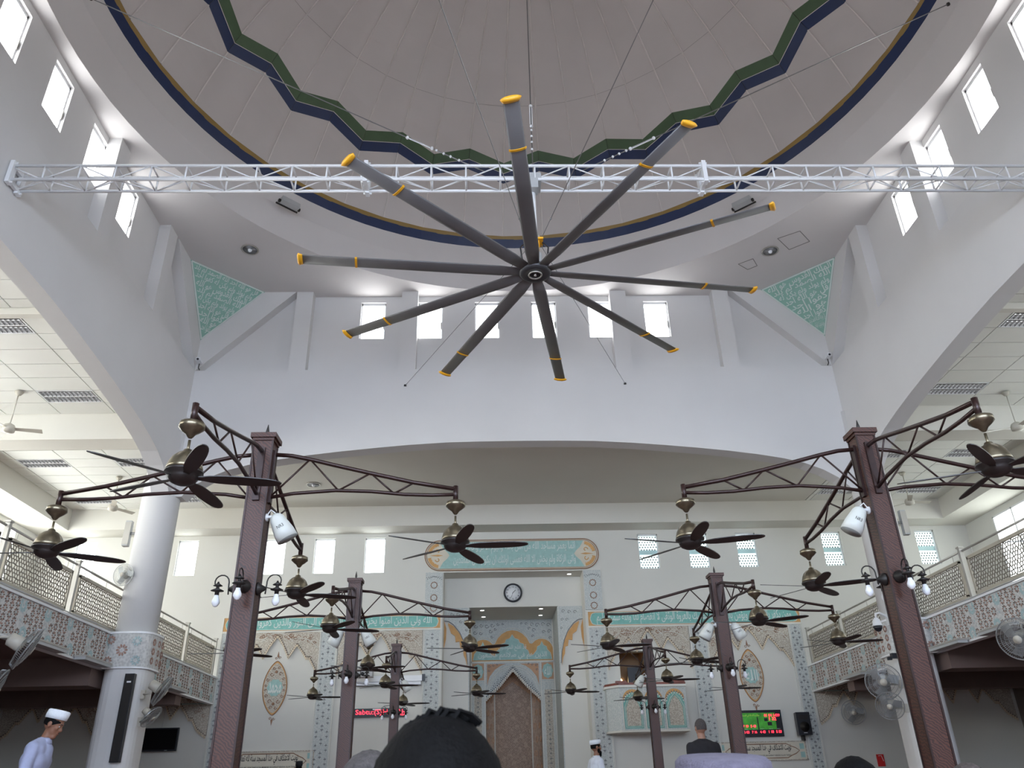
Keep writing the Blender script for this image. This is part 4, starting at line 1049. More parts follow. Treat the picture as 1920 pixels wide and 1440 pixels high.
        inst('lattice', lmesh[key], r, (0, a+0.05, 0.13), kind='stuff')
        MB().box(-0.03,0.03,0.06,L-0.06,0.0,0.02).obj('base_rail', alum, r)
    # louvre boxes under gallery
    for j, yy in enumerate((4.95, 6.75, 11.2)):
        o = empty('batten_light', 'grey batten light under the %s gallery edge, %s from the camera' % (nm, order[j]), 'ceiling light', (s*8.25, yy, 3.42), group='batten lights under the galleries')
        o.rotation_euler = (0, s*0.0, 0)
        MB().box(-0.10,0.10,-0.55,0.55,0,0.05).obj('diffuser', greyp, o); MB().box(-0.11,0.11,-0.57,0.57,0.05,0.08).obj('housing', alum, o)
    # column loudspeakers on the round column
    o = empty('column_speaker', 'slim grey column loudspeaker on the outer side of the %s round column' % nm, 'speaker', (s*8.60, 7.85, 6.28), group='slim column loudspeakers')
    MB().box(-0.06,0.06,-0.06,0.06,-0.28,0.28).obj('cabinet', greyp, o); MB().box(-0.065,0.065,-0.066,-0.06,-0.25,0.25).obj('grille', alum, o)
    MB().box(*sorted((-s*0.06,-s*0.2)),-0.02,0.02,-0.03,0.03).obj('bracket', steel, o)

# line array on the left lower column
la = empty('column_speaker', 'tall slim black loudspeaker on the left lower column', 'speaker', (-7.80, 7.47, 2.53))
MB().box(-0.09,0.09,-0.06,0.05,-0.79,0.79).obj('cabinet', blackp, la); MB().box(-0.075,0.075,-0.068,-0.06,-0.77,0.77).obj('grille', iron, la); MB().box(-0.03,0.05,-0.072,-0.068,0.62,0.65).obj('badge', whitem, la)

# white ceiling fans in the galleries
def wfan():
    r = empty('ceiling_fan', 'x', 'ceiling fan')
    MB().lathe([(0.09,0.85),(0.05,0.78),(0.02,0.76)], 14).obj('canopy', fanw, r)
    MB().tube([(0,0,0.8),(0,0,0.1)], 0.012, 6).obj('rod', fanw, r)
    MB().lathe([(0.03,0.12),(0.10,0.08),(0.13,0.02),(0.12,-0.06),(0.05,-0.09)], 16).obj('motor', fanw, r)
    me = MB(); me.add([(0.12,-0.05,0.01),(0.62,-0.075,0.02),(0.62,0.065,-0.01),(0.12,0.05,-0.01),(0.12,-0.05,0.018),(0.62,-0.075,0.028),(0.62,0.065,-0.002),(0.12,0.05,-0.002)], [(0,3,2,1),(4,5,6,7),(0,1,5,4),(1,2,6,5),(2,3,7,6),(3,0,4,7)])
    bm = me.mesh('blade', fanw)
    for k in range(3): b = inst('blade', bm, r); b.rotation_euler = (0,0,2*pi*k/3)
    return r
wf = wfan()
for i, (x, y, ph, l) in enumerate(((-10.62,6.0,0.3,'white three-blade ceiling fan in the left side gallery'),(-10.62,11.1,1.0,'white three-blade ceiling fan in the left far corner gallery'),(10.9,6.45,0.6,'white three-blade ceiling fan in the right side gallery'),(10.9,11.5,0.1,'white three-blade ceiling fan in the right far corner gallery'))):
    place(wf if i == 0 else clone(wf), (x, y, 7.98), ph, l, 'white gallery ceiling fans')

# wall fans
def wallfan(sc=1.0):
    r = empty('wall_fan', 'x', 'wall fan')
    g = MB(); R = 0.25*sc
    for q in range(5): g.tube([(R*(q+1)/5*cos(a), -0.06-0.05*(1-((q+1)/5)**2), R*(q+1)/5*sin(a)) for a in [2*pi*t/24 for t in range(24)]], 0.0035, 4, closed=True)
    for t in range(64):
        a = 2*pi*t/64; g.tube([(0.04*cos(a), -0.11, 0.04*sin(a)),(R*0.6*cos(a),-0.095,R*0.6*sin(a)),(R*cos(a),-0.06,R*sin(a)),(R*0.9*cos(a),0.0,R*0.9*sin(a)),(0.07*cos(a),0.03,0.07*sin(a))], 0.002, 3)
    g.tube([(R*cos(a), -0.06, R*sin(a)) for a in [2*pi*t/28 for t in range(28)]], 0.009, 5, closed=True)
    g.obj('guard', fang, r)
    MB().lathe([(0.05*sc,-0.118),(0.05*sc,-0.105)], 14, axis='y').obj('badge', fanw, r)
    bl = MB()
    for k in range(3):
        a = 2*pi*k/3; P = [(0.03,0.0),(R*0.8,-0.22*R),(R*0.9,0.25*R),(0.4*R,0.4*R)]
        bl.add([(x*cos(a)-z*sin(a), -0.04+0.02*(z/R), x*sin(a)+z*cos(a)) for x, z in P], [(0,1,2,3)])
    bl.obj('blade', fang, r)
    MB().lathe([(0.06*sc,0.0),(0.085*sc,0.04),(0.075*sc,0.17),(0.03,0.19)], 16, axis='y').obj('motor', fanw, r)
    return r
def aim(o, d):
    d = Vector(d).normalized()   # direction fan faces = local -Y
    q = (-d).to_track_quat('Y', 'Z'); o.rotation_mode = 'QUATERNION'; o.rotation_quaternion = q
base = wallfan()
specs = [(-7.18,7.45,3.02,(0.95,0.30,-0.55),'large grey wall fan at the top of the left lower column',1.2,-7.55,7.6,2.95),
 (-7.28,7.42,2.55,(0.85,-0.1,-0.75),'small ivory wall fan lower on the left column beside the television',0.9,-7.52,7.6,2.45),
 (7.14,7.45,2.90,(-0.4,-0.9,-0.25),'large grey wall fan high on the right lower column',1.35,7.55,7.6,2.85),
 (7.16,7.42,2.45,(-0.5,-0.8,-0.35),'ivory wall fan lower on the right column',1.05,7.55,7.6,2.40),
 (9.25,14.1,2.85,(-0.3,-1,-0.2),'round wall fan under the right gallery against the zigzag arch',1.25,9.4,14.55,2.85),
 (-7.72,3.3,3.18,(0.9,0.5,-0.5),'large wall fan at the left picture edge under the gallery front',1.3,-8.3,3.2,3.3),
 (-8.02,3.2,2.58,(0.95,0.45,-0.5),'ivory wall fan at the left picture edge below the larger fan',1.3,-8.3,3.2,2.6),
 (7.78,3.75,3.10,(-0.8,-0.6,-0.3),'wall fan at the right picture edge under the gallery front',1.3,8.3,3.9,3.35),
 (-8.35,7.55,5.30,(-0.2,-1,-0.1),'grey wall fan on the left round column above the railing',0.9,-8.25,7.75,5.25)]
for i, (x, y, z, d, l, sc, mx, my, mz) in enumerate(specs):
    o = clone(base) if i < len(specs)-1 else base
    o['label'] = l; o['group'] = 'wall fans'; o.location = (x, y, z); o.scale = (sc,)*3; aim(o, d)
    b = MB(); dv = Vector(d).normalized(); st = Vector((x,y,z)) - dv*0.14*sc
    b.tube([st, Vector((st.x, st.y, mz)), (mx,my,mz)], 0.022, 6); 
    b.box(mx-0.04, mx+0.04, my-0.03, my+0.03, mz-0.08, mz+0.08)
    bk = b.obj('bracket', fanw, o)
    bk.matrix_parent_inverse = (Matrix.LocRotScale(o.location, o.rotation_quaternion, o.scale)).inverted()
# ptz camera
pz = empty('security_camera', 'white domed security camera on a curved arm by the right column', 'camera', (7.28, 7.45, 3.98))
MB().lathe([(0.03,0.16),(0.07,0.12),(0.09,0.02),(0.10,-0.01)], 16).obj('housing', whitem, pz)
MB().lathe([(0.095,-0.01),(0.085,-0.06),(0.05,-0.11),(0.01,-0.125)], 16).obj('dome', blackp, pz)
MB().tube([(0,0,0.15),(0.02,0.02,0.24),(0.12,0.06,0.27),(0.26,0.12,0.22),(0.34,0.16,0.16)], 0.022, 8).obj('arm', whitem, pz)
MB().box(0.30,0.36,0.08,0.2,0.02,0.26).obj('mount', whitem, pz)
bx = empty('junction_box', 'small black junction box at the top of the right lower column', 'box', (7.53, 7.48, 3.38))
MB().box(-0.1,0.1,-0.06,0.04,-0.05,0.05).obj('box_body', blackp, bx); MB().box(-0.18,-0.1,-0.03,0.03,-0.08,-0.02).obj('clip', blackp, bx)
cbm = MB(); cbm.tube([(7.62,7.5,3.3),(7.60,7.49,2.9),(7.66,7.49,2.4),(7.64,7.49,2.0),(7.70,7.49,1.75)], 0.012, 5)
cbm.obj('power_cable', greyp, label='grey power cable running down the right lower column', category='cable')

# ------------------------------------------------------------------ truss
tr_ = empty('lighting_truss', 'long white box truss spanning the hall below the dome', 'truss', (0,0,9.195))
Sz, Sy = 0.26, 0.13
for y in (-Sy, Sy):
    for z in (0, Sz):
        m = MB(); m.tube([(-7.76,y,z),(7.76,y,z)], 0.024, 8); m.obj('chord', whitem, tr_)
nb_ = 30; dx = 15.5/nb_
mv = MB().tube([(0,0,0),(0,0,Sz)], 0.014, 6).mesh('upright', whitem)
mh = MB().tube([(0,-Sy,0),(0,Sy,0)], 0.014, 6).mesh('crosspiece', whitem)
md = MB().tube([(0,0,0),(dx,0,Sz)], 0.010, 6).mesh('brace', whitem); md2 = MB().tube([(0,0,Sz),(dx,0,0)], 0.010, 6).mesh('brace', whitem)
mf = MB().tube([(0,-Sy,0),(dx,Sy,0)], 0.010, 6).mesh('brace', whitem); mf2 = MB().tube([(0,Sy,0),(dx,-Sy,0)], 0.010, 6).mesh('brace', whitem)
for i in range(nb_+1):
    x = -7.75+i*dx
    for y in (-Sy, Sy): inst('upright', mv, tr_, (x,y,0))
    for z in (0, Sz): inst('crosspiece', mh, tr_, (x,0,z))
    if i < nb_:
        for y in (-Sy, Sy): inst('brace', md if (i + (y > 0)) % 2 else md2, tr_, (x,y,0))
        inst('brace', mf if i % 2 else mf2, tr_, (x,0,0))
for x in (-2.52, 2.56, -7.7, 7.7):
    m = MB()
    for y in (-Sy, Sy):
        m.box(x-0.03,x+0.03,y-0.05,y+0.05,-0.07,Sz+0.07)
        for z in (-0.05, Sz+0.05): m.tube([(x-0.06,y,z),(x+0.06,y,z)], 0.016, 6)
    m.box(x-0.025,x+0.025,-Sy,Sy,-0.04,0.03); m.box(x-0.025,x+0.025,-Sy,Sy,Sz-0.03,Sz+0.04)
    m.obj('joint_plate', whitem, tr_)

# industrial fan
fz = 7.60; fxx = -0.05
hv = empty('industrial_fan', 'huge ten-blade grey ceiling fan with yellow tips hanging from the truss', 'industrial fan', (fxx, 0, fz))
MB().lathe([(0.21,0.05),(0.225,0.02),(0.225,-0.02),(0.19,-0.04),(0.085,-0.04),(0.085,0.0),(0.02,0.0)], 36).obj('hub', hubm, hv)
MB().tube([(0.09*cos(a),0.09*sin(a),-0.045) for a in [2*pi*q/24 for q in range(24)]], 0.012, 6, closed=True).obj('hub_ring', alum, hv)
MB().lathe([(0.018,-0.06),(0.018,0.0)], 10).obj('axle_nut', alum, hv)
angs = [-97.5,-60.9,-25.7,8.2,42.9,79.4,115.3,150.2,185.9,224.6]
Rr_ = [3.20,3.23,3.28,3.30,3.32,3.33,3.35,3.36,3.26,3.21]
hb_ = MB()
for k in range(20): a = 2*pi*k/20; hb_.ball((0.222*cos(a),0.222*sin(a),0.035), 0.016, 6)
hb_.obj('hub_bolt', steel, hv)
def section(x, w, t, tw):
    P = []
    for q in range(10):
        a = 2*pi*q/10; yy, zz = w/2*cos(a), t/2*sin(a)
        P.append((x, yy*cos(tw)-zz*sin(tw), yy*sin(tw)+zz*cos(tw)))
    return P
for i, (a, R) in enumerate(zip(angs, Rr_)):
    m = MB(); S_ = []
    for x, w_ in ((0.20,0.15),(0.5,0.20),(R*0.5,0.20),(R-0.05,0.18)): S_ += section(x, w_, 0.03, 0.16)
    fs = [(q*10+k, q*10+(k+1)%10, (q+1)*10+(k+1)%10, (q+1)*10+k) for q in range(3) for k in range(10)] + [tuple(range(9,-1,-1)), tuple(range(30,40))]
    m.add(S_, fs, 0, True); b = m.obj('blade', greym, hv); b.rotation_euler = (0,0,radians(a))
    t = MB(); t.add(section(R-0.05,0.19,0.04,0.16)+section(R,0.24,0.07,0.16)+section(R+0.02,0.16,0.04,0.16), [(q*10+k, q*10+(k+1)%10, (q+1)*10+(k+1)%10, (q+1)*10+k) for q in range(2) for k in range(10)] + [tuple(range(9,-1,-1)), tuple(range(20,30))], 0, True)
    tt = t.obj('tip', yellow, b, label='yellow blade tip')
    bn = MB(); bn.add(section(R*0.76,0.21,0.05,0.16)+section(R*0.76+0.03,0.21,0.05,0.16), [(k,(k+1)%10,10+(k+1)%10,10+k) for k in range(10)] + [tuple(range(9,-1,-1)), tuple(range(10,20))])
    bn.obj('band', yellow, b, label='yellow band round the blade')
MB().tube([(0,0,0.55),(0.0,0,1.62)], 0.055, 12).obj('drop_pipe', whitem, hv)
MB().box(-0.14,0.14,-0.14,0.14,1.56,1.72).box(-0.09,0.09,-0.16,0.02,1.42,1.60).obj('truss_clamp', greyp, hv)
MB().lathe([(0.10,0.05),(0.11,0.30),(0.07,0.36)], 16).obj('motor', greyp, hv)
MB().lathe([(0.12,0.55),(0.07,0.66)], 12).obj('pipe_flange', alum, hv)
y_ = MB(); y_.box(-0.13,0.13,-0.10,0.10,0.52,0.55)
for sx in (-1,1): y_.box(sx*0.06-0.012,sx*0.06+0.012,-0.06,0.06,0.30,0.55)
for sx in (-1,1): y_.lathe([(0.05,0.05),(0.05,0.11)], 10, c=(sx*0.14,-0.05,0))
y_.obj('bracket', yellow, hv)
cb_ = MB()
for sx in (-1, 1): cb_ = MB(); cb_.tube([(sx*0.12,-0.03,0.5),(sx*0.20,-0.05,0.4),(sx*0.18,-0.05,0.2),(sx*0.13,-0.03,0.1)], 0.012, 6).obj('power_cable', blackp, hv)
# guy wires
wires = [((-2.70,7.74,9.80),(-0.10,0.03,8.10),'guy wire from the big fan to the front wall on the left'),((2.59,7.74,9.80),(0.05,0.03,8.10),'guy wire from the big fan to the front wall on the right'),
 ((-2.65,-7.74,9.80),(-0.15,-0.03,8.15),'guy wire from the big fan toward the rear wall on the left'),((2.55,-7.74,9.80),(0.05,-0.03,8.15),'guy wire from the big fan toward the rear wall on the right'),
 ((-7.40,-0.1,13.2),(-0.75,0.0,9.46),'support cable from the dome ring to the truss on the left'),((7.40,-0.1,13.2),(0.70,0.0,9.46),'support cable from the dome ring to the truss on the right'),
 ((0.05,0,18.65),(-0.02,0,9.46),'vertical support cable from the dome crown to the truss')]
for p, q, l in wires:
    w = empty('guy_wire', l, 'cable', group='steel support cables'); p, q = Vector(p), Vector(q)
    MB().tube([p, q], 0.006 if 'guy' in l else 0.009, 5).obj('wire', steel, w)
    d = (p-q).normalized(); m = MB()
    if 'support' in l:
        for t in (0.45, 0.6, 0.72, 0.85): m.ball(q+d*t, 0.022, 6)
        u = d.orthogonal().normalized()*0.025
        m.tube([q+d*0.95+u, q+d*1.35+u], 0.008, 5); m.tube([q+d*0.95-u, q+d*1.35-u], 0.008, 5); m.ball(q+d*0.93, 0.03, 6); m.ball(q+d*1.37, 0.03, 6)
    else:
        m.ball(q+d*0.4, 0.016, 6)
    m.obj('turnbuckle', whitem if 'support' in l else steel, w, kind='stuff')
    e = MB(); e.lathe([(0.03,-0.02),(0.03,0.02)], 8, c=tuple(p)); e.obj('anchor', iron, w)

# ------------------------------------------------------------------ fan posts
TOP = [(0.09,3.868),(0.25,3.855),(0.43,3.815),(0.70,3.745),(1.0,3.67),(1.38,3.58),(1.745,3.515)]
BOT = [(0.09,3.455),(0.30,3.49),(0.68,3.515),(1.0,3.50),(1.30,3.468),(1.54,3.458),(1.745,3.462)]
def lerp(P, x):
    for (a, b), (c, d) in zip(P[:-1], P[1:]):
        if a <= x <= c: return b+(d-b)*(x-a)/(c-a)
    return P[-1][1]
nodes = [(0.09,'b'),(0.42,'t'),(0.70,'b'),(0.98,'t'),(1.20,'b'),(1.38,'t')]
nodes2 = []
armM = MB(); armM.tube([(x,0,z) for x, z in TOP], 0.020, 8); armM.tube([(x,0,z) for x, z in BOT], 0.017, 8); armM.box(0.085,0.11,-0.03,0.03,3.40,3.90)
armMesh = armM.mesh('arm', brown)
stemMesh = MB().tube([(1.755,0,3.54),(1.755,0,3.40)], 0.024, 8).mesh('stem', brown)
brs = []
for (x0_, k0), (x1_, k1) in zip(nodes[:-1], nodes[1:]):
    brs.append(MB().tube([(x0_,0,lerp(TOP if k0=='t' else BOT,x0_)),(x1_,0,lerp(TOP if k1=='t' else BOT,x1_))], 0.009, 6).mesh('brace', brown))
def fanpost():
    r = empty('fan_post', 'x', 'post')
    MB().box(-0.085,0.085,-0.085,0.085,FLOOR,4.0).obj('shaft', wood, r)
    m = MB()
    for sx in (-1,1):
        for sy in (-1,1): m.box(sx*0.085-0.008,sx*0.085+0.008,sy*0.085-0.008,sy*0.085+0.008,FLOOR,4.0)
    m.obj('edge_bead', brown, r)
    MB().box(-0.115,0.115,-0.115,0.115,4.0,4.045).box(-0.098,0.098,-0.098,0.098,3.975,4.0).obj('cap', wood, r)
    MB().lathe([(0.022,4.045),(0.014,4.08),(0.018,4.095),(0.003,4.17)], 8).obj('finial', iron, r)
    MB().box(-0.14,0.14,-0.14,0.14,FLOOR,FLOOR+0.02).obj('base_plate', iron, r)
    for k in range(4):
        a = inst('arm', armMesh, r); a.rotation_euler = (0,0,k*pi/2)
        inst('stem', stemMesh, a)
        for b in brs: inst('brace', b, a)
    return r
posts = [(-2.79,-2.43,'front left','FL'),(2.80,-2.40,'front right','FR'),(-2.79,3.08,'middle left','ML'),(2.80,3.12,'middle right','MR'),(-2.78,9.05,'back left','BL'),(2.77,9.05,'back right','BR')]
fp = fanpost()
for i, (x, y, l, c) in enumerate(posts):
    place(fp if i == 0 else clone(fp), (x, y, 0), 0, 'tall copper-brown square post with four truss arms, %s of six' % l, 'brown fan posts')

def dfan():
    r = empty('ceiling_fan', 'x', 'ceiling fan')
    MB().lathe([(0.055,0.40),(0.085,0.385),(0.088,0.35),(0.060,0.325),(0.034,0.305),(0.022,0.285),(0.012,0.275)], 18).obj('canopy', brass, r)
    MB().tube([(0,0,0.26),(0,0,0.14)], 0.010, 8).obj('rod', brass, r)
    MB().lathe([(0.014,0.195),(0.026,0.188),(0.032,0.172),(0.060,0.158),(0.088,0.130),(0.106,0.095),(0.117,0.058),(0.122,0.03)], 20, flute=0.025).obj('motor_shell', brass, r)
    MB().lathe([(0.127,0.032),(0.127,0.018),(0.100,0.004),(0.100,-0.016),(0.082,-0.042),(0.05,-0.058),(0.01,-0.062)], 20).obj('lower_bowl', bladem, r)
    bl = MB(); vs = []; n = 13
    prof_ = [(0.09,0.020),(0.13,0.024),(0.17,0.036),(0.22,0.044),(0.28,0.048),(0.34,0.050),(0.40,0.050),(0.46,0.048),(0.52,0.044),(0.57,0.038),(0.605,0.030),(0.628,0.019),(0.64,0.004)]
    for q in range(n):
        x, w = prof_[q]; tw = -0.24
        for sy in (1, -1):
            for dz in (0.003, -0.003): vs.append((x, sy*w*cos(tw)+0.015*(x/0.64), sy*w*sin(tw)+dz-0.012))
    fs = []
    for q in range(n-1):
        o = q*4; p = o+4
        fs += [(o,p,p+2,o+2),(o+1,o+3,p+3,p+1),(o,o+1,p+1,p),(o+2,p+2,p+3,o+3)]
    fs += [(0,2,3,1),(4*n-4,4*n-3,4*n-1,4*n-2)]
    bl.add(vs, fs, 0, False); bm = bl.mesh('blade', bladem)
    for k in range(5): b = inst('blade', bm, r); b.rotation_euler = (0,0,2*pi*k/5)
    return r
phase = {('FL',3):11,('FL',2):33,('FL',0):-5,('FL',1):17.5,('FR',3):9,('FR',0):25,('FR',2):-20.5,('FR',1):-27,('ML',3):18,('ML',2):-35,('ML',0):-27,('ML',1):-8,('MR',3):-35,('MR',2):-14,('MR',0):-13,('MR',1):13,('BL',0):5,('BL',1):-5,('BL',2):9,('BL',3):3,('BR',0):-6,('BR',1):2,('BR',2):7,('BR',3):-4}
armn = {0:'right-hand arm',1:'far arm',2:'left-hand arm',3:'near arm'}
df = dfan(); first = True
for x, y, l, c in posts:
    for k in range(4):
        o = df if first else clone(df); first = False
        a = k*pi/2; r = 1.755
        place(o, (x+r*cos(a), y+r*sin(a), 3.0), radians(phase[(c,k)]), 'bronze and dark wood five-blade fan on the %s of the %s post' % (armn[k], l), 'dark five-blade fans on the posts')

def lantern():
    r = empty('wall_lantern', 'x', 'lamp')
    # mounted at +X of local origin (post face at x=0)
    MB().lathe([(0.055,0.0),(0.055,0.015),(0.03,0.04),(0.012,0.075)], 14, axis='x').obj('rose', iron, r)
    pts = [(0.07,0,-0.045),(0.072,0,-0.01),(0.075,0,0.04)] + [(0.14-0.065*cos(a)*(1-0.25*a/4.6), 0, 0.06+0.065*sin(a)*(1-0.25*a/4.6)) for a in [q*0.42 for q in range(11)]]
    MB().tube(pts, 0.006, 6).obj('scroll_arm', iron, r)
    X = 0.165
    MB().lathe([(0.006,0.065),(0.012,0.05),(0.04,0.03),(0.012,0.024),(0.016,0.008),(0.055,-0.012),(0.018,-0.018),(0.018,-0.05)], 16, c=(X,0,0)).obj('hood', iron, r)
    MB().lathe([(0.017,-0.045),(0.020,-0.065),(0.033,-0.095),(0.033,-0.115),(0.018,-0.14),(0.004,-0.146)], 14, c=(X,0,0)).obj('bulb', bulbm, r)
    return r
lt_ = lantern(); first = True
fcn = {0:'right face',1:'far face',2:'left face',3:'near face'}
for x, y, l, c in posts:
    for k in range(4):
        o = lt_ if first else clone(lt_); first = False
        a = k*pi/2
        place(o, (x+0.085*cos(a), y+0.085*sin(a), 2.645), a, 'iron scroll lantern with white bulb on the %s of the %s post' % (fcn[k], l), 'iron scroll lanterns on the posts')

def can():
    r = empty('spot_lamp', 'x', 'spot lamp')
    # axis along local -Z (open end down), hinge at origin
    MB().lathe([(0.02,0.02),(0.05,0.0),(0.065,-0.03),(0.09,-0.16),(0.094,-0.235)], 22).obj('shade', canm, r)
    MB().lathe([(0.090,-0.237),(0.075,-0.20),(0.03,-0.19)], 22).obj('reflector', canin, r)
    text('NR3', 0.06, 0.03, (0.0,-0.085,-0.12), FACE, ink, r)
    return r
cn_ = can()
for i, (x, y, s, l) in enumerate(((-2.79,-2.43,1,'front left post, right side'),(2.80,-2.40,-1,'front right post, left side'),(-2.79,3.08,-1,'middle left post, left side'),(-2.79,3.08,1,'middle left post, right side'),(2.80,3.12,-1,'middle right post, left side'),(2.80,3.12,1,'middle right post, right side'),(-2.78,9.05,1,'back left post, right side'),(2.77,9.05,-1,'back right post, left side'))):
    o = clone(cn_) if i < 7 else cn_
    place(o, (x+s*0.17, y-0.02, 3.275), 0, 'white tapered spot lamp can on the '+l, 'white spot lamp cans'); o.rotation_euler = (0.12, -s*0.55, 0)
    b = MB(); b.tube([(x+s*0.085,y,3.27),(x+s*0.17,y-0.02,3.275)], 0.014, 6); b.lathe([(0.035,-0.01),(0.035,0.01)], 12, c=(x+s*0.09,y,3.27), axis='x'); b.tube([(x+s*0.09,y,3.29),(x+s*0.12,y,3.34),(x+s*0.16,y,3.31)], 0.006, 5)
    bo = b.obj('bracket', whitem, o)
    bo.matrix_parent_inverse = Matrix.LocRotScale(o.location, o.rotation_euler, (1,1,1)).inverted()

# ------------------------------------------------------------------ people
def capsule(mb, p0, p1, r0, r1, n=10):
    p0, p1 = Vector(p0), Vector(p1); d = (p1-p0); L = d.length; d = d/L if L > 1e-6 else Vector((0,0,1))
    P = []; Rd = []
    for q in range(4): a = pi/2*(1-q/4)*0.98; P.append(p0-d*r0*sin(a)); Rd.append(max(0.002, r0*cos(a)))
    P.append(p0); Rd.append(r0)
    P.append(p1); Rd.append(r1)
    for q in range(1, 5): a = pi/2*q/4*0.98; P.append(p1+d*r1*sin(a)); Rd.append(max(0.002, r1*cos(a)))
    mb.tube(P, 0, n, rad=Rd)
def ell(mb, c, rx, ry, rz, n=16): mb.ball(c, 1.0, n, 0, (rx, ry, rz))
def remesh(o, vs, sm=3):
    r = o.modifiers.new('skin', 'REMESH'); r.mode = 'VOXEL'; r.voxel_size = vs; r.use_smooth_shade = True
    s = o.modifiers.new('smooth', 'SMOOTH'); s.factor = 0.5; s.iterations = sm
def person(label, loc, rz, pose='stand', skin=skin1, shirt=shirtw, hair=hairb, cap=None, lean=0.0, headdrop=0.0, bald=False, beard=False, longs=True, tuft=False, H=1.70, caph=0.075, capr=0.0, vox=0.010):
    root = empty('person', label, 'person', loc, rz)
    k = H/1.72; root.scale = (k,k,k)
    b = MB(); sh = MB(); tr2 = MB()
    if pose == 'stand':
        hipz = 0.93; J = {}
        for s in (-1, 1):
            st = s*0.10 if pose == 'stand' else 0
            capsule(b, (s*0.10, st, 0.09), (s*0.10, st+0.14, 0.035), 0.045, 0.032)
            capsule(b, (s*0.10, st, 0.09), (s*0.10, st*0.5+0.03, 0.50), 0.042, 0.058); capsule(b, (s*0.10, st*0.5+0.03, 0.50), (s*0.09, 0, hipz-0.03), 0.062, 0.088)
            capsule(tr2, (s*0.10, st, 0.10), (s*0.10, st*0.5+0.03, 0.50), 0.072, 0.08); capsule(tr2, (s*0.10, st*0.5+0.03, 0.50), (s*0.085, 0, hipz-0.03), 0.085, 0.105)
    else:
        hipz = 0.11
        for s in (-1, 1):
            capsule(b, (s*0.10, 0, 0.12), (s*0.33, 0.30, 0.12), 0.09, 0.062); capsule(b, (s*0.33, 0.30, 0.12), (-s*0.02, 0.36, 0.07), 0.058, 0.045); capsule(b, (-s*0.02, 0.36, 0.07), (-s*0.12, 0.40, 0.05), 0.04, 0.03)
            capsule(tr2, (s*0.10, 0, 0.12), (s*0.33, 0.30, 0.12), 0.11, 0.08); capsule(tr2, (s*0.33, 0.30, 0.12), (0.0, 0.36, 0.07), 0.075, 0.06)
    def L(y, z):   # lean forward about the hip
        return (y*cos(lean)+(z)*sin(lean), hipz + z*cos(lean)-y*sin(lean))
    def P(x, y, z): yy, zz = L(y, z); return (x, yy, zz)
    for mb, g in ((b, 0), (sh, 0.016)):
        capsule(mb, P(-0.06,0,0.02), P(0.06,0,0.02), 0.115+g, 0.115+g, 14)
        capsule(mb, P(-0.055,0,0.18), P(0.055,0,0.18), 0.105+g, 0.105+g, 14)
        capsule(mb, P(-0.075,0,0.32), P(0.075,0,0.32), 0.112+g, 0.112+g, 14)
        capsule(mb, P(-0.11,-0.01,0.42), P(0.11,-0.01,0.42), 0.085+g, 0.085+g, 14)
        capsule(mb, P(0,0,0.0), P(0,0,0.40), 0.12+g, 0.115+g, 14)
        capsule(mb, P(-0.10,-0.01,0.46), P(0,0,0.50), 0.055+g, 0.05+g); capsule(mb, P(0.10,-0.01,0.46), P(0,0,0.50), 0.055+g, 0.05+g)
    if pose == 'stand': capsule(sh, P(-0.06,0,-0.12), P(0.06,0,-0.12), 0.125, 0.125, 14)
    for s in (-1, 1):
        S0 = P(s*0.185, -0.01, 0.44)
        if pose == 'stand': El = P(s*0.235, -0.04+0.05*s, 0.16); Wr = P(s*0.235, 0.06+0.06*s, -0.08)
        else: El = P(s*0.26, 0.05, 0.18); Wr = P(s*0.15, 0.26, 0.08)
        capsule(b, S0, El, 0.052, 0.040); capsule(b, El, Wr, 0.040, 0.026)
        capsule(sh, S0, El, 0.068, 0.055)
        capsule(sh, El, tuple(Vector(El).lerp(Vector(Wr), 0.9 if longs else 0.15)), 0.054, 0.042)
        dv = (Vector(Wr)-Vector(El)).normalized(); palm = Vector(Wr)+dv*0.075
        side = Vector((0,1,0)) if pose == 'stand' else Vector((s,0,0))
        side = (side-dv*side.dot(dv)).normalized()
        capsule(b, Wr, tuple(palm-side*0.018), 0.026, 0.018); capsule(b, Wr, tuple(palm+side*0.018), 0.026, 0.018)
        inn = Vector((-s,0,0)) if pose == 'stand' else Vector((0,0,-1))
        for f, (o_f, ln) in enumerate(((-0.030,0.062),(-0.010,0.075),(0.010,0.080),(0.030,0.070))):
            q0 = palm+side*o_f; q1 = q0+dv*ln*0.55+inn*0.008; q2 = q1+dv*ln*0.35+inn*0.022
            capsule(b, tuple(q0), tuple(q1), 0.010, 0.009, 6); capsule(b, tuple(q1), tuple(q2), 0.009, 0.0075, 6)
        t0 = Vector(Wr)+dv*0.03+side*0.02; t1 = t0+side*0.035+dv*0.03; t2 = t1+dv*0.035+inn*0.01
        capsule(b, tuple(t0), tuple(t1), 0.012, 0.011, 6); capsule(b, tuple(t1), tuple(t2), 0.011, 0.009, 6)
    # neck + head (drawn in a head frame)
    ny, nz = L(0.0, 0.50); hd = Matrix.Translation((0, ny, nz+0.045)) @ Matrix.Rotation(-headdrop, 4, 'X')
    capsule(b, P(0,0,0.46), tuple(hd @ Vector((0,0.015,0.06))), 0.058, 0.052, 12)
    b.T = hd
    ell(b, (0,0.0,0.165), 0.076, 0.096, 0.098); ell(b, (0,0.035,0.105), 0.060, 0.062, 0.075); capsule(b, (-0.012,0.075,0.045), (0.012,0.075,0.045), 0.026, 0.026)
    ell(b, (0,0.088,0.172), 0.050, 0.016, 0.014, 10)      # brow
    capsule(b, (0,0.094,0.155), (0,0.112,0.118), 0.010, 0.014, 8); ell(b, (0.014,0.104,0.112), 0.009,0.010,0.008,8); ell(b, (-0.014,0.104,0.112), 0.009,0.010,0.008,8)
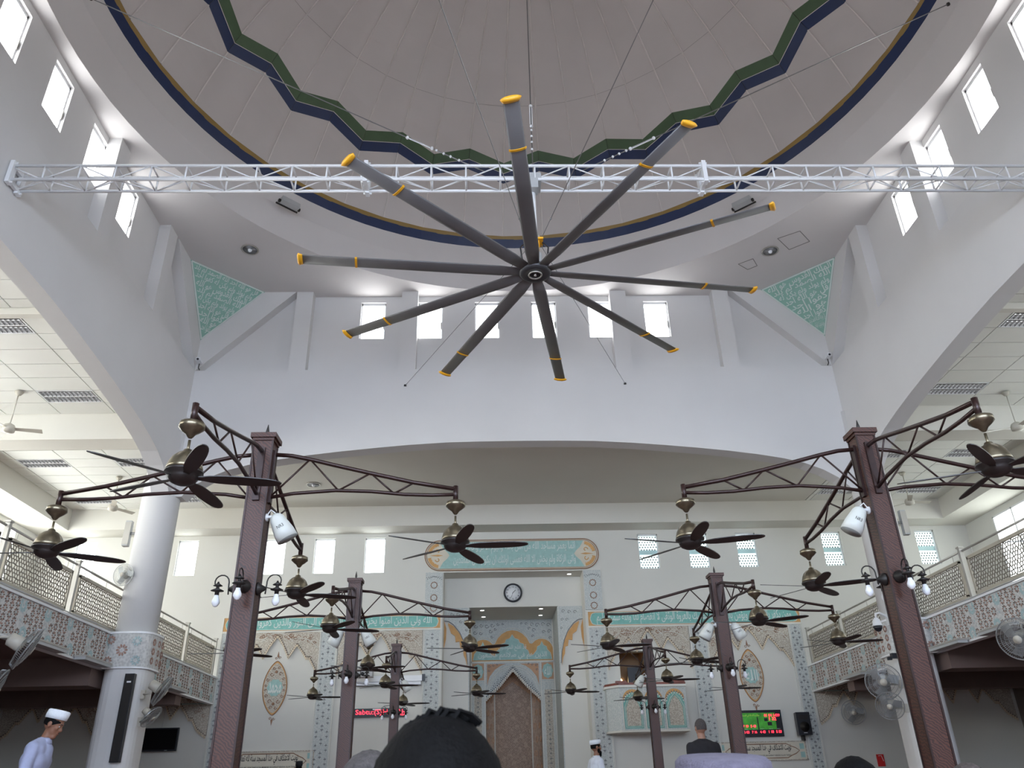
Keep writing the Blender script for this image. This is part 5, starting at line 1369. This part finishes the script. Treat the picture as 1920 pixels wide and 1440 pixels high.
    ell(b, (0,0.097,0.084), 0.024, 0.010, 0.006, 10); ell(b, (0,0.096,0.074), 0.022, 0.011, 0.007, 10)
    for s in (-1,1):
        ell(b, (s*0.079,-0.005,0.135), 0.010, 0.020, 0.032, 10); ell(b, (s*0.045,0.072,0.125), 0.02,0.02,0.02,8)
    b.T = None
    body = b.obj('body', skin, root); remesh(body, vox, 2)
    shirt_o = sh.obj('shirt', shirt, root); remesh(shirt_o, 0.014, 4)
    tro = tr2.obj('trousers', trou, root); remesh(tro, 0.018, 3)
    col = MB(); yy, zz = L(0.005, 0.515); col.lathe([(0.082,-0.03),(0.072,0.01),(0.066,0.03),(0.060,0.01)], 16, c=(0,yy,zz)); col.obj('collar', shirt, root)
    ey = MB(); ey.T = hd
    for s in (-1,1): ey.ball((s*0.030,0.080,0.148), 0.0105, 10)
    ey.obj('eye', eyew, root)
    pu = MB(); pu.T = hd
    for s in (-1,1): pu.ball((s*0.030,0.0880,0.148), 0.0050, 8); pu.box(s*0.03-0.02, s*0.03+0.02, 0.088, 0.100, 0.172, 0.178)
    pu.obj('pupil', ink, root)
    li = MB(); li.T = hd; ell(li, (0,0.102,0.079), 0.021, 0.007, 0.006, 10); li.obj('lips', lipm, root)
    hr_ = MB(); hr_.T = hd
    # hair cap: upper/back part of an ellipsoid shell
    vs = []; fs = []; nu, nv = 20, 9
    for j in range(nv):
        for i in range(nu):
            a = 2*pi*i/nu; front = max(0, sin(a)); lo = -0.55 + 0.95*front
            ph = pi/2 - (pi/2-lo*0.9)*(j/(nv-1)) 
            g = (1.17 if tuft else 1.09) if not bald else 1.03
            if cap is not None: g = 1.02
            jit = 1+0.012*sin(i*5.1+j*3.7)
            vs.append((0.078*g*cos(ph)*cos(a)*jit, 0.098*g*cos(ph)*sin(a)*jit-0.002, 0.165+(0.100*g if (cap is None or sin(ph) < 0) else 0.07)*sin(ph)*jit))
    for j in range(nv-1):
        for i in range(nu): fs.append((j*nu+i, j*nu+(i+1)%nu, (j+1)*nu+(i+1)%nu, (j+1)*nu+i))
    hr_.add(vs, fs, 0, True)
    if tuft:
        for q in range(34):
            t = q/33; x = -0.05+0.07*t; y = -0.01+0.03*sin(q*1.7)
            z0 = 0.165+0.115*sqrt(max(0.05, 1-(x/0.09)**2))
            hr_.tube([(x,y,z0-0.012),(x+0.010,y+0.010,z0+0.002+0.003*sin(q)),(x+0.026,y+0.018,z0-0.001),(x+0.036,y+0.02,z0-0.010)], 0.004, 4)
    ho = hr_.obj('hair', hair, root)
    if beard:
        bd_ = MB(); bd_.T = hd; ell(bd_, (0,0.075,0.05), 0.045, 0.045, 0.05, 12); ell(bd_, (0,0.09,0.02), 0.025, 0.028, 0.045, 10)
        for s in (-1,1): ell(bd_, (s*0.058,0.035,0.085), 0.015, 0.03, 0.045, 8)
        bd_.obj('beard', hairb, root)
        gl = MB(); gl.T = hd
        for s in (-1,1):
            gl.tube([(s*0.032+0.022*cos(a), 0.112, 0.148+0.016*sin(a)) for a in [2*pi*q/12 for q in range(12)]], 0.002, 4, closed=True); gl.tube([(s*0.054,0.11,0.152),(s*0.08,0.05,0.155),(s*0.085,0.0,0.15)], 0.002, 4)
        gl.obj('glasses', iron, root)
    if cap is not None:
        cp = MB(); cp.T = hd @ Matrix.Translation((0,-0.006,0.195)) @ Matrix.Rotation(capr, 4, 'X')
        n = 28; vs = []; prof = [(1.00,0.0),(1.03,caph*0.5),(1.0,caph*0.95),(0.9,caph*1.06),(0.4,caph*1.1),(0.02,caph*1.1)]
        for g, z in prof:
            for i in range(n): a = 2*pi*i/n; vs.append((0.090*g*cos(a), 0.110*g*sin(a), z + 0.012*g*sin(a)))
        fs = [(q*n+i, q*n+(i+1)%n, (q+1)*n+(i+1)%n, (q+1)*n+i) for q in range(len(prof)-1) for i in range(n)] + [tuple(range(n-1,-1,-1))]
        cp.add(vs, fs, 0, True); cp.obj('cap', cap, root)
    return root
person('man in pale blue shirt and white cap walking with head bowed on the left', (-5.42, -0.2, FLOOR), -1.45, skin=skin1, shirt=shirtb, cap=capw, lean=0.16, headdrop=0.42, H=1.70, hair=hairb, caph=0.085, capr=0.10)
person('man in black shirt with short grey hair seen from behind near the balcony box', (2.22, 2.83, FLOOR), 0.15, skin=skin2, shirt=shirtk, hair=hairg, H=1.70, bald=True)
person('bearded man with glasses, white cap and white shirt facing right', (1.2, 6.8, FLOOR), -1.25, skin=skin1, shirt=shirtw, cap=capw, beard=True, H=1.66)
person('man in a tall black cap near the left cream calligraphy sign', (-5.4, 12.35, FLOOR), 0.1, skin=skin1, shirt=shirtk, cap=shirtk, H=1.60, caph=0.11)
def seated(label, x, y, ztop, **kw):
    H = 1.72; base = 0.11+0.50+0.045+0.27
    person(label, (x, y, FLOOR), kw.pop('rz', 0.0), pose='sit', H=(ztop-FLOOR)/base*1.72, **kw)
seated('seated man with tousled black hair nearest the camera, seen from behind', -0.812, -8.15, 1.135, skin=skin1, shirt=shirtk, hair=hairb, tuft=True, vox=0.008)
seated('seated man with short grey hair partly hidden behind the black-haired head', -1.034, -7.15, 1.155, skin=skin2, shirt=shirtw, hair=hairg, bald=True)
seated('seated man in a lavender cloth cap at the bottom right of centre', -0.315, -7.65, 1.099, skin=skin1, shirt=shirtw, hair=hairb, cap=caplav, caph=0.075)
seated('seated black-haired man in front of the front right post', 0.47, -6.35, 1.135, skin=skin1, shirt=shirtw, hair=hairb)
seated('seated man with brown cropped hair at the bottom right', 1.263, -5.6, 1.13, skin=skin2, shirt=shirtk, hair=hairbr, bald=True)

# ------------------------------------------------------------------ rear wall, glazed doors
mb = MB(); rh = [(-7.2,-4.0,FLOOR,3.3),(-3.4,-0.2,FLOOR,3.3),(0.4,3.6,FLOOR,3.3),(4.2,7.4,FLOOR,3.3),(-7,-3,4.4,8.0),(-2,2,4.4,8.0),(3,7,4.4,8.0)]
wall_strips(mb, -14.5, 14.5, FLOOR, 9.0, -15.2, -15.5, rh, 'xz'); struct(mb, 'wall_south', paint, 'white rear wall with glazed doors behind the camera')
for i, h in enumerate(rh):
    g = MB(); g.box(h[0], h[1], -15.32, -15.30, h[2], h[3]); wo = g.obj('window_%d' % (70+i), pane_rear if i > 3 else pane_door, kind='structure', label='glazed %s number %s in the rear wall' % ('doorway' if i < 4 else 'window', ['one','two','three','four','five','six','seven'][i]))
    fr = MB()
    for x in (h[0], (h[0]+h[1])/2-0.03, h[1]-0.06): fr.box(x, x+0.06, -15.30, -15.24, h[2], h[3])
    fr.obj('window_frame', alum, wo)
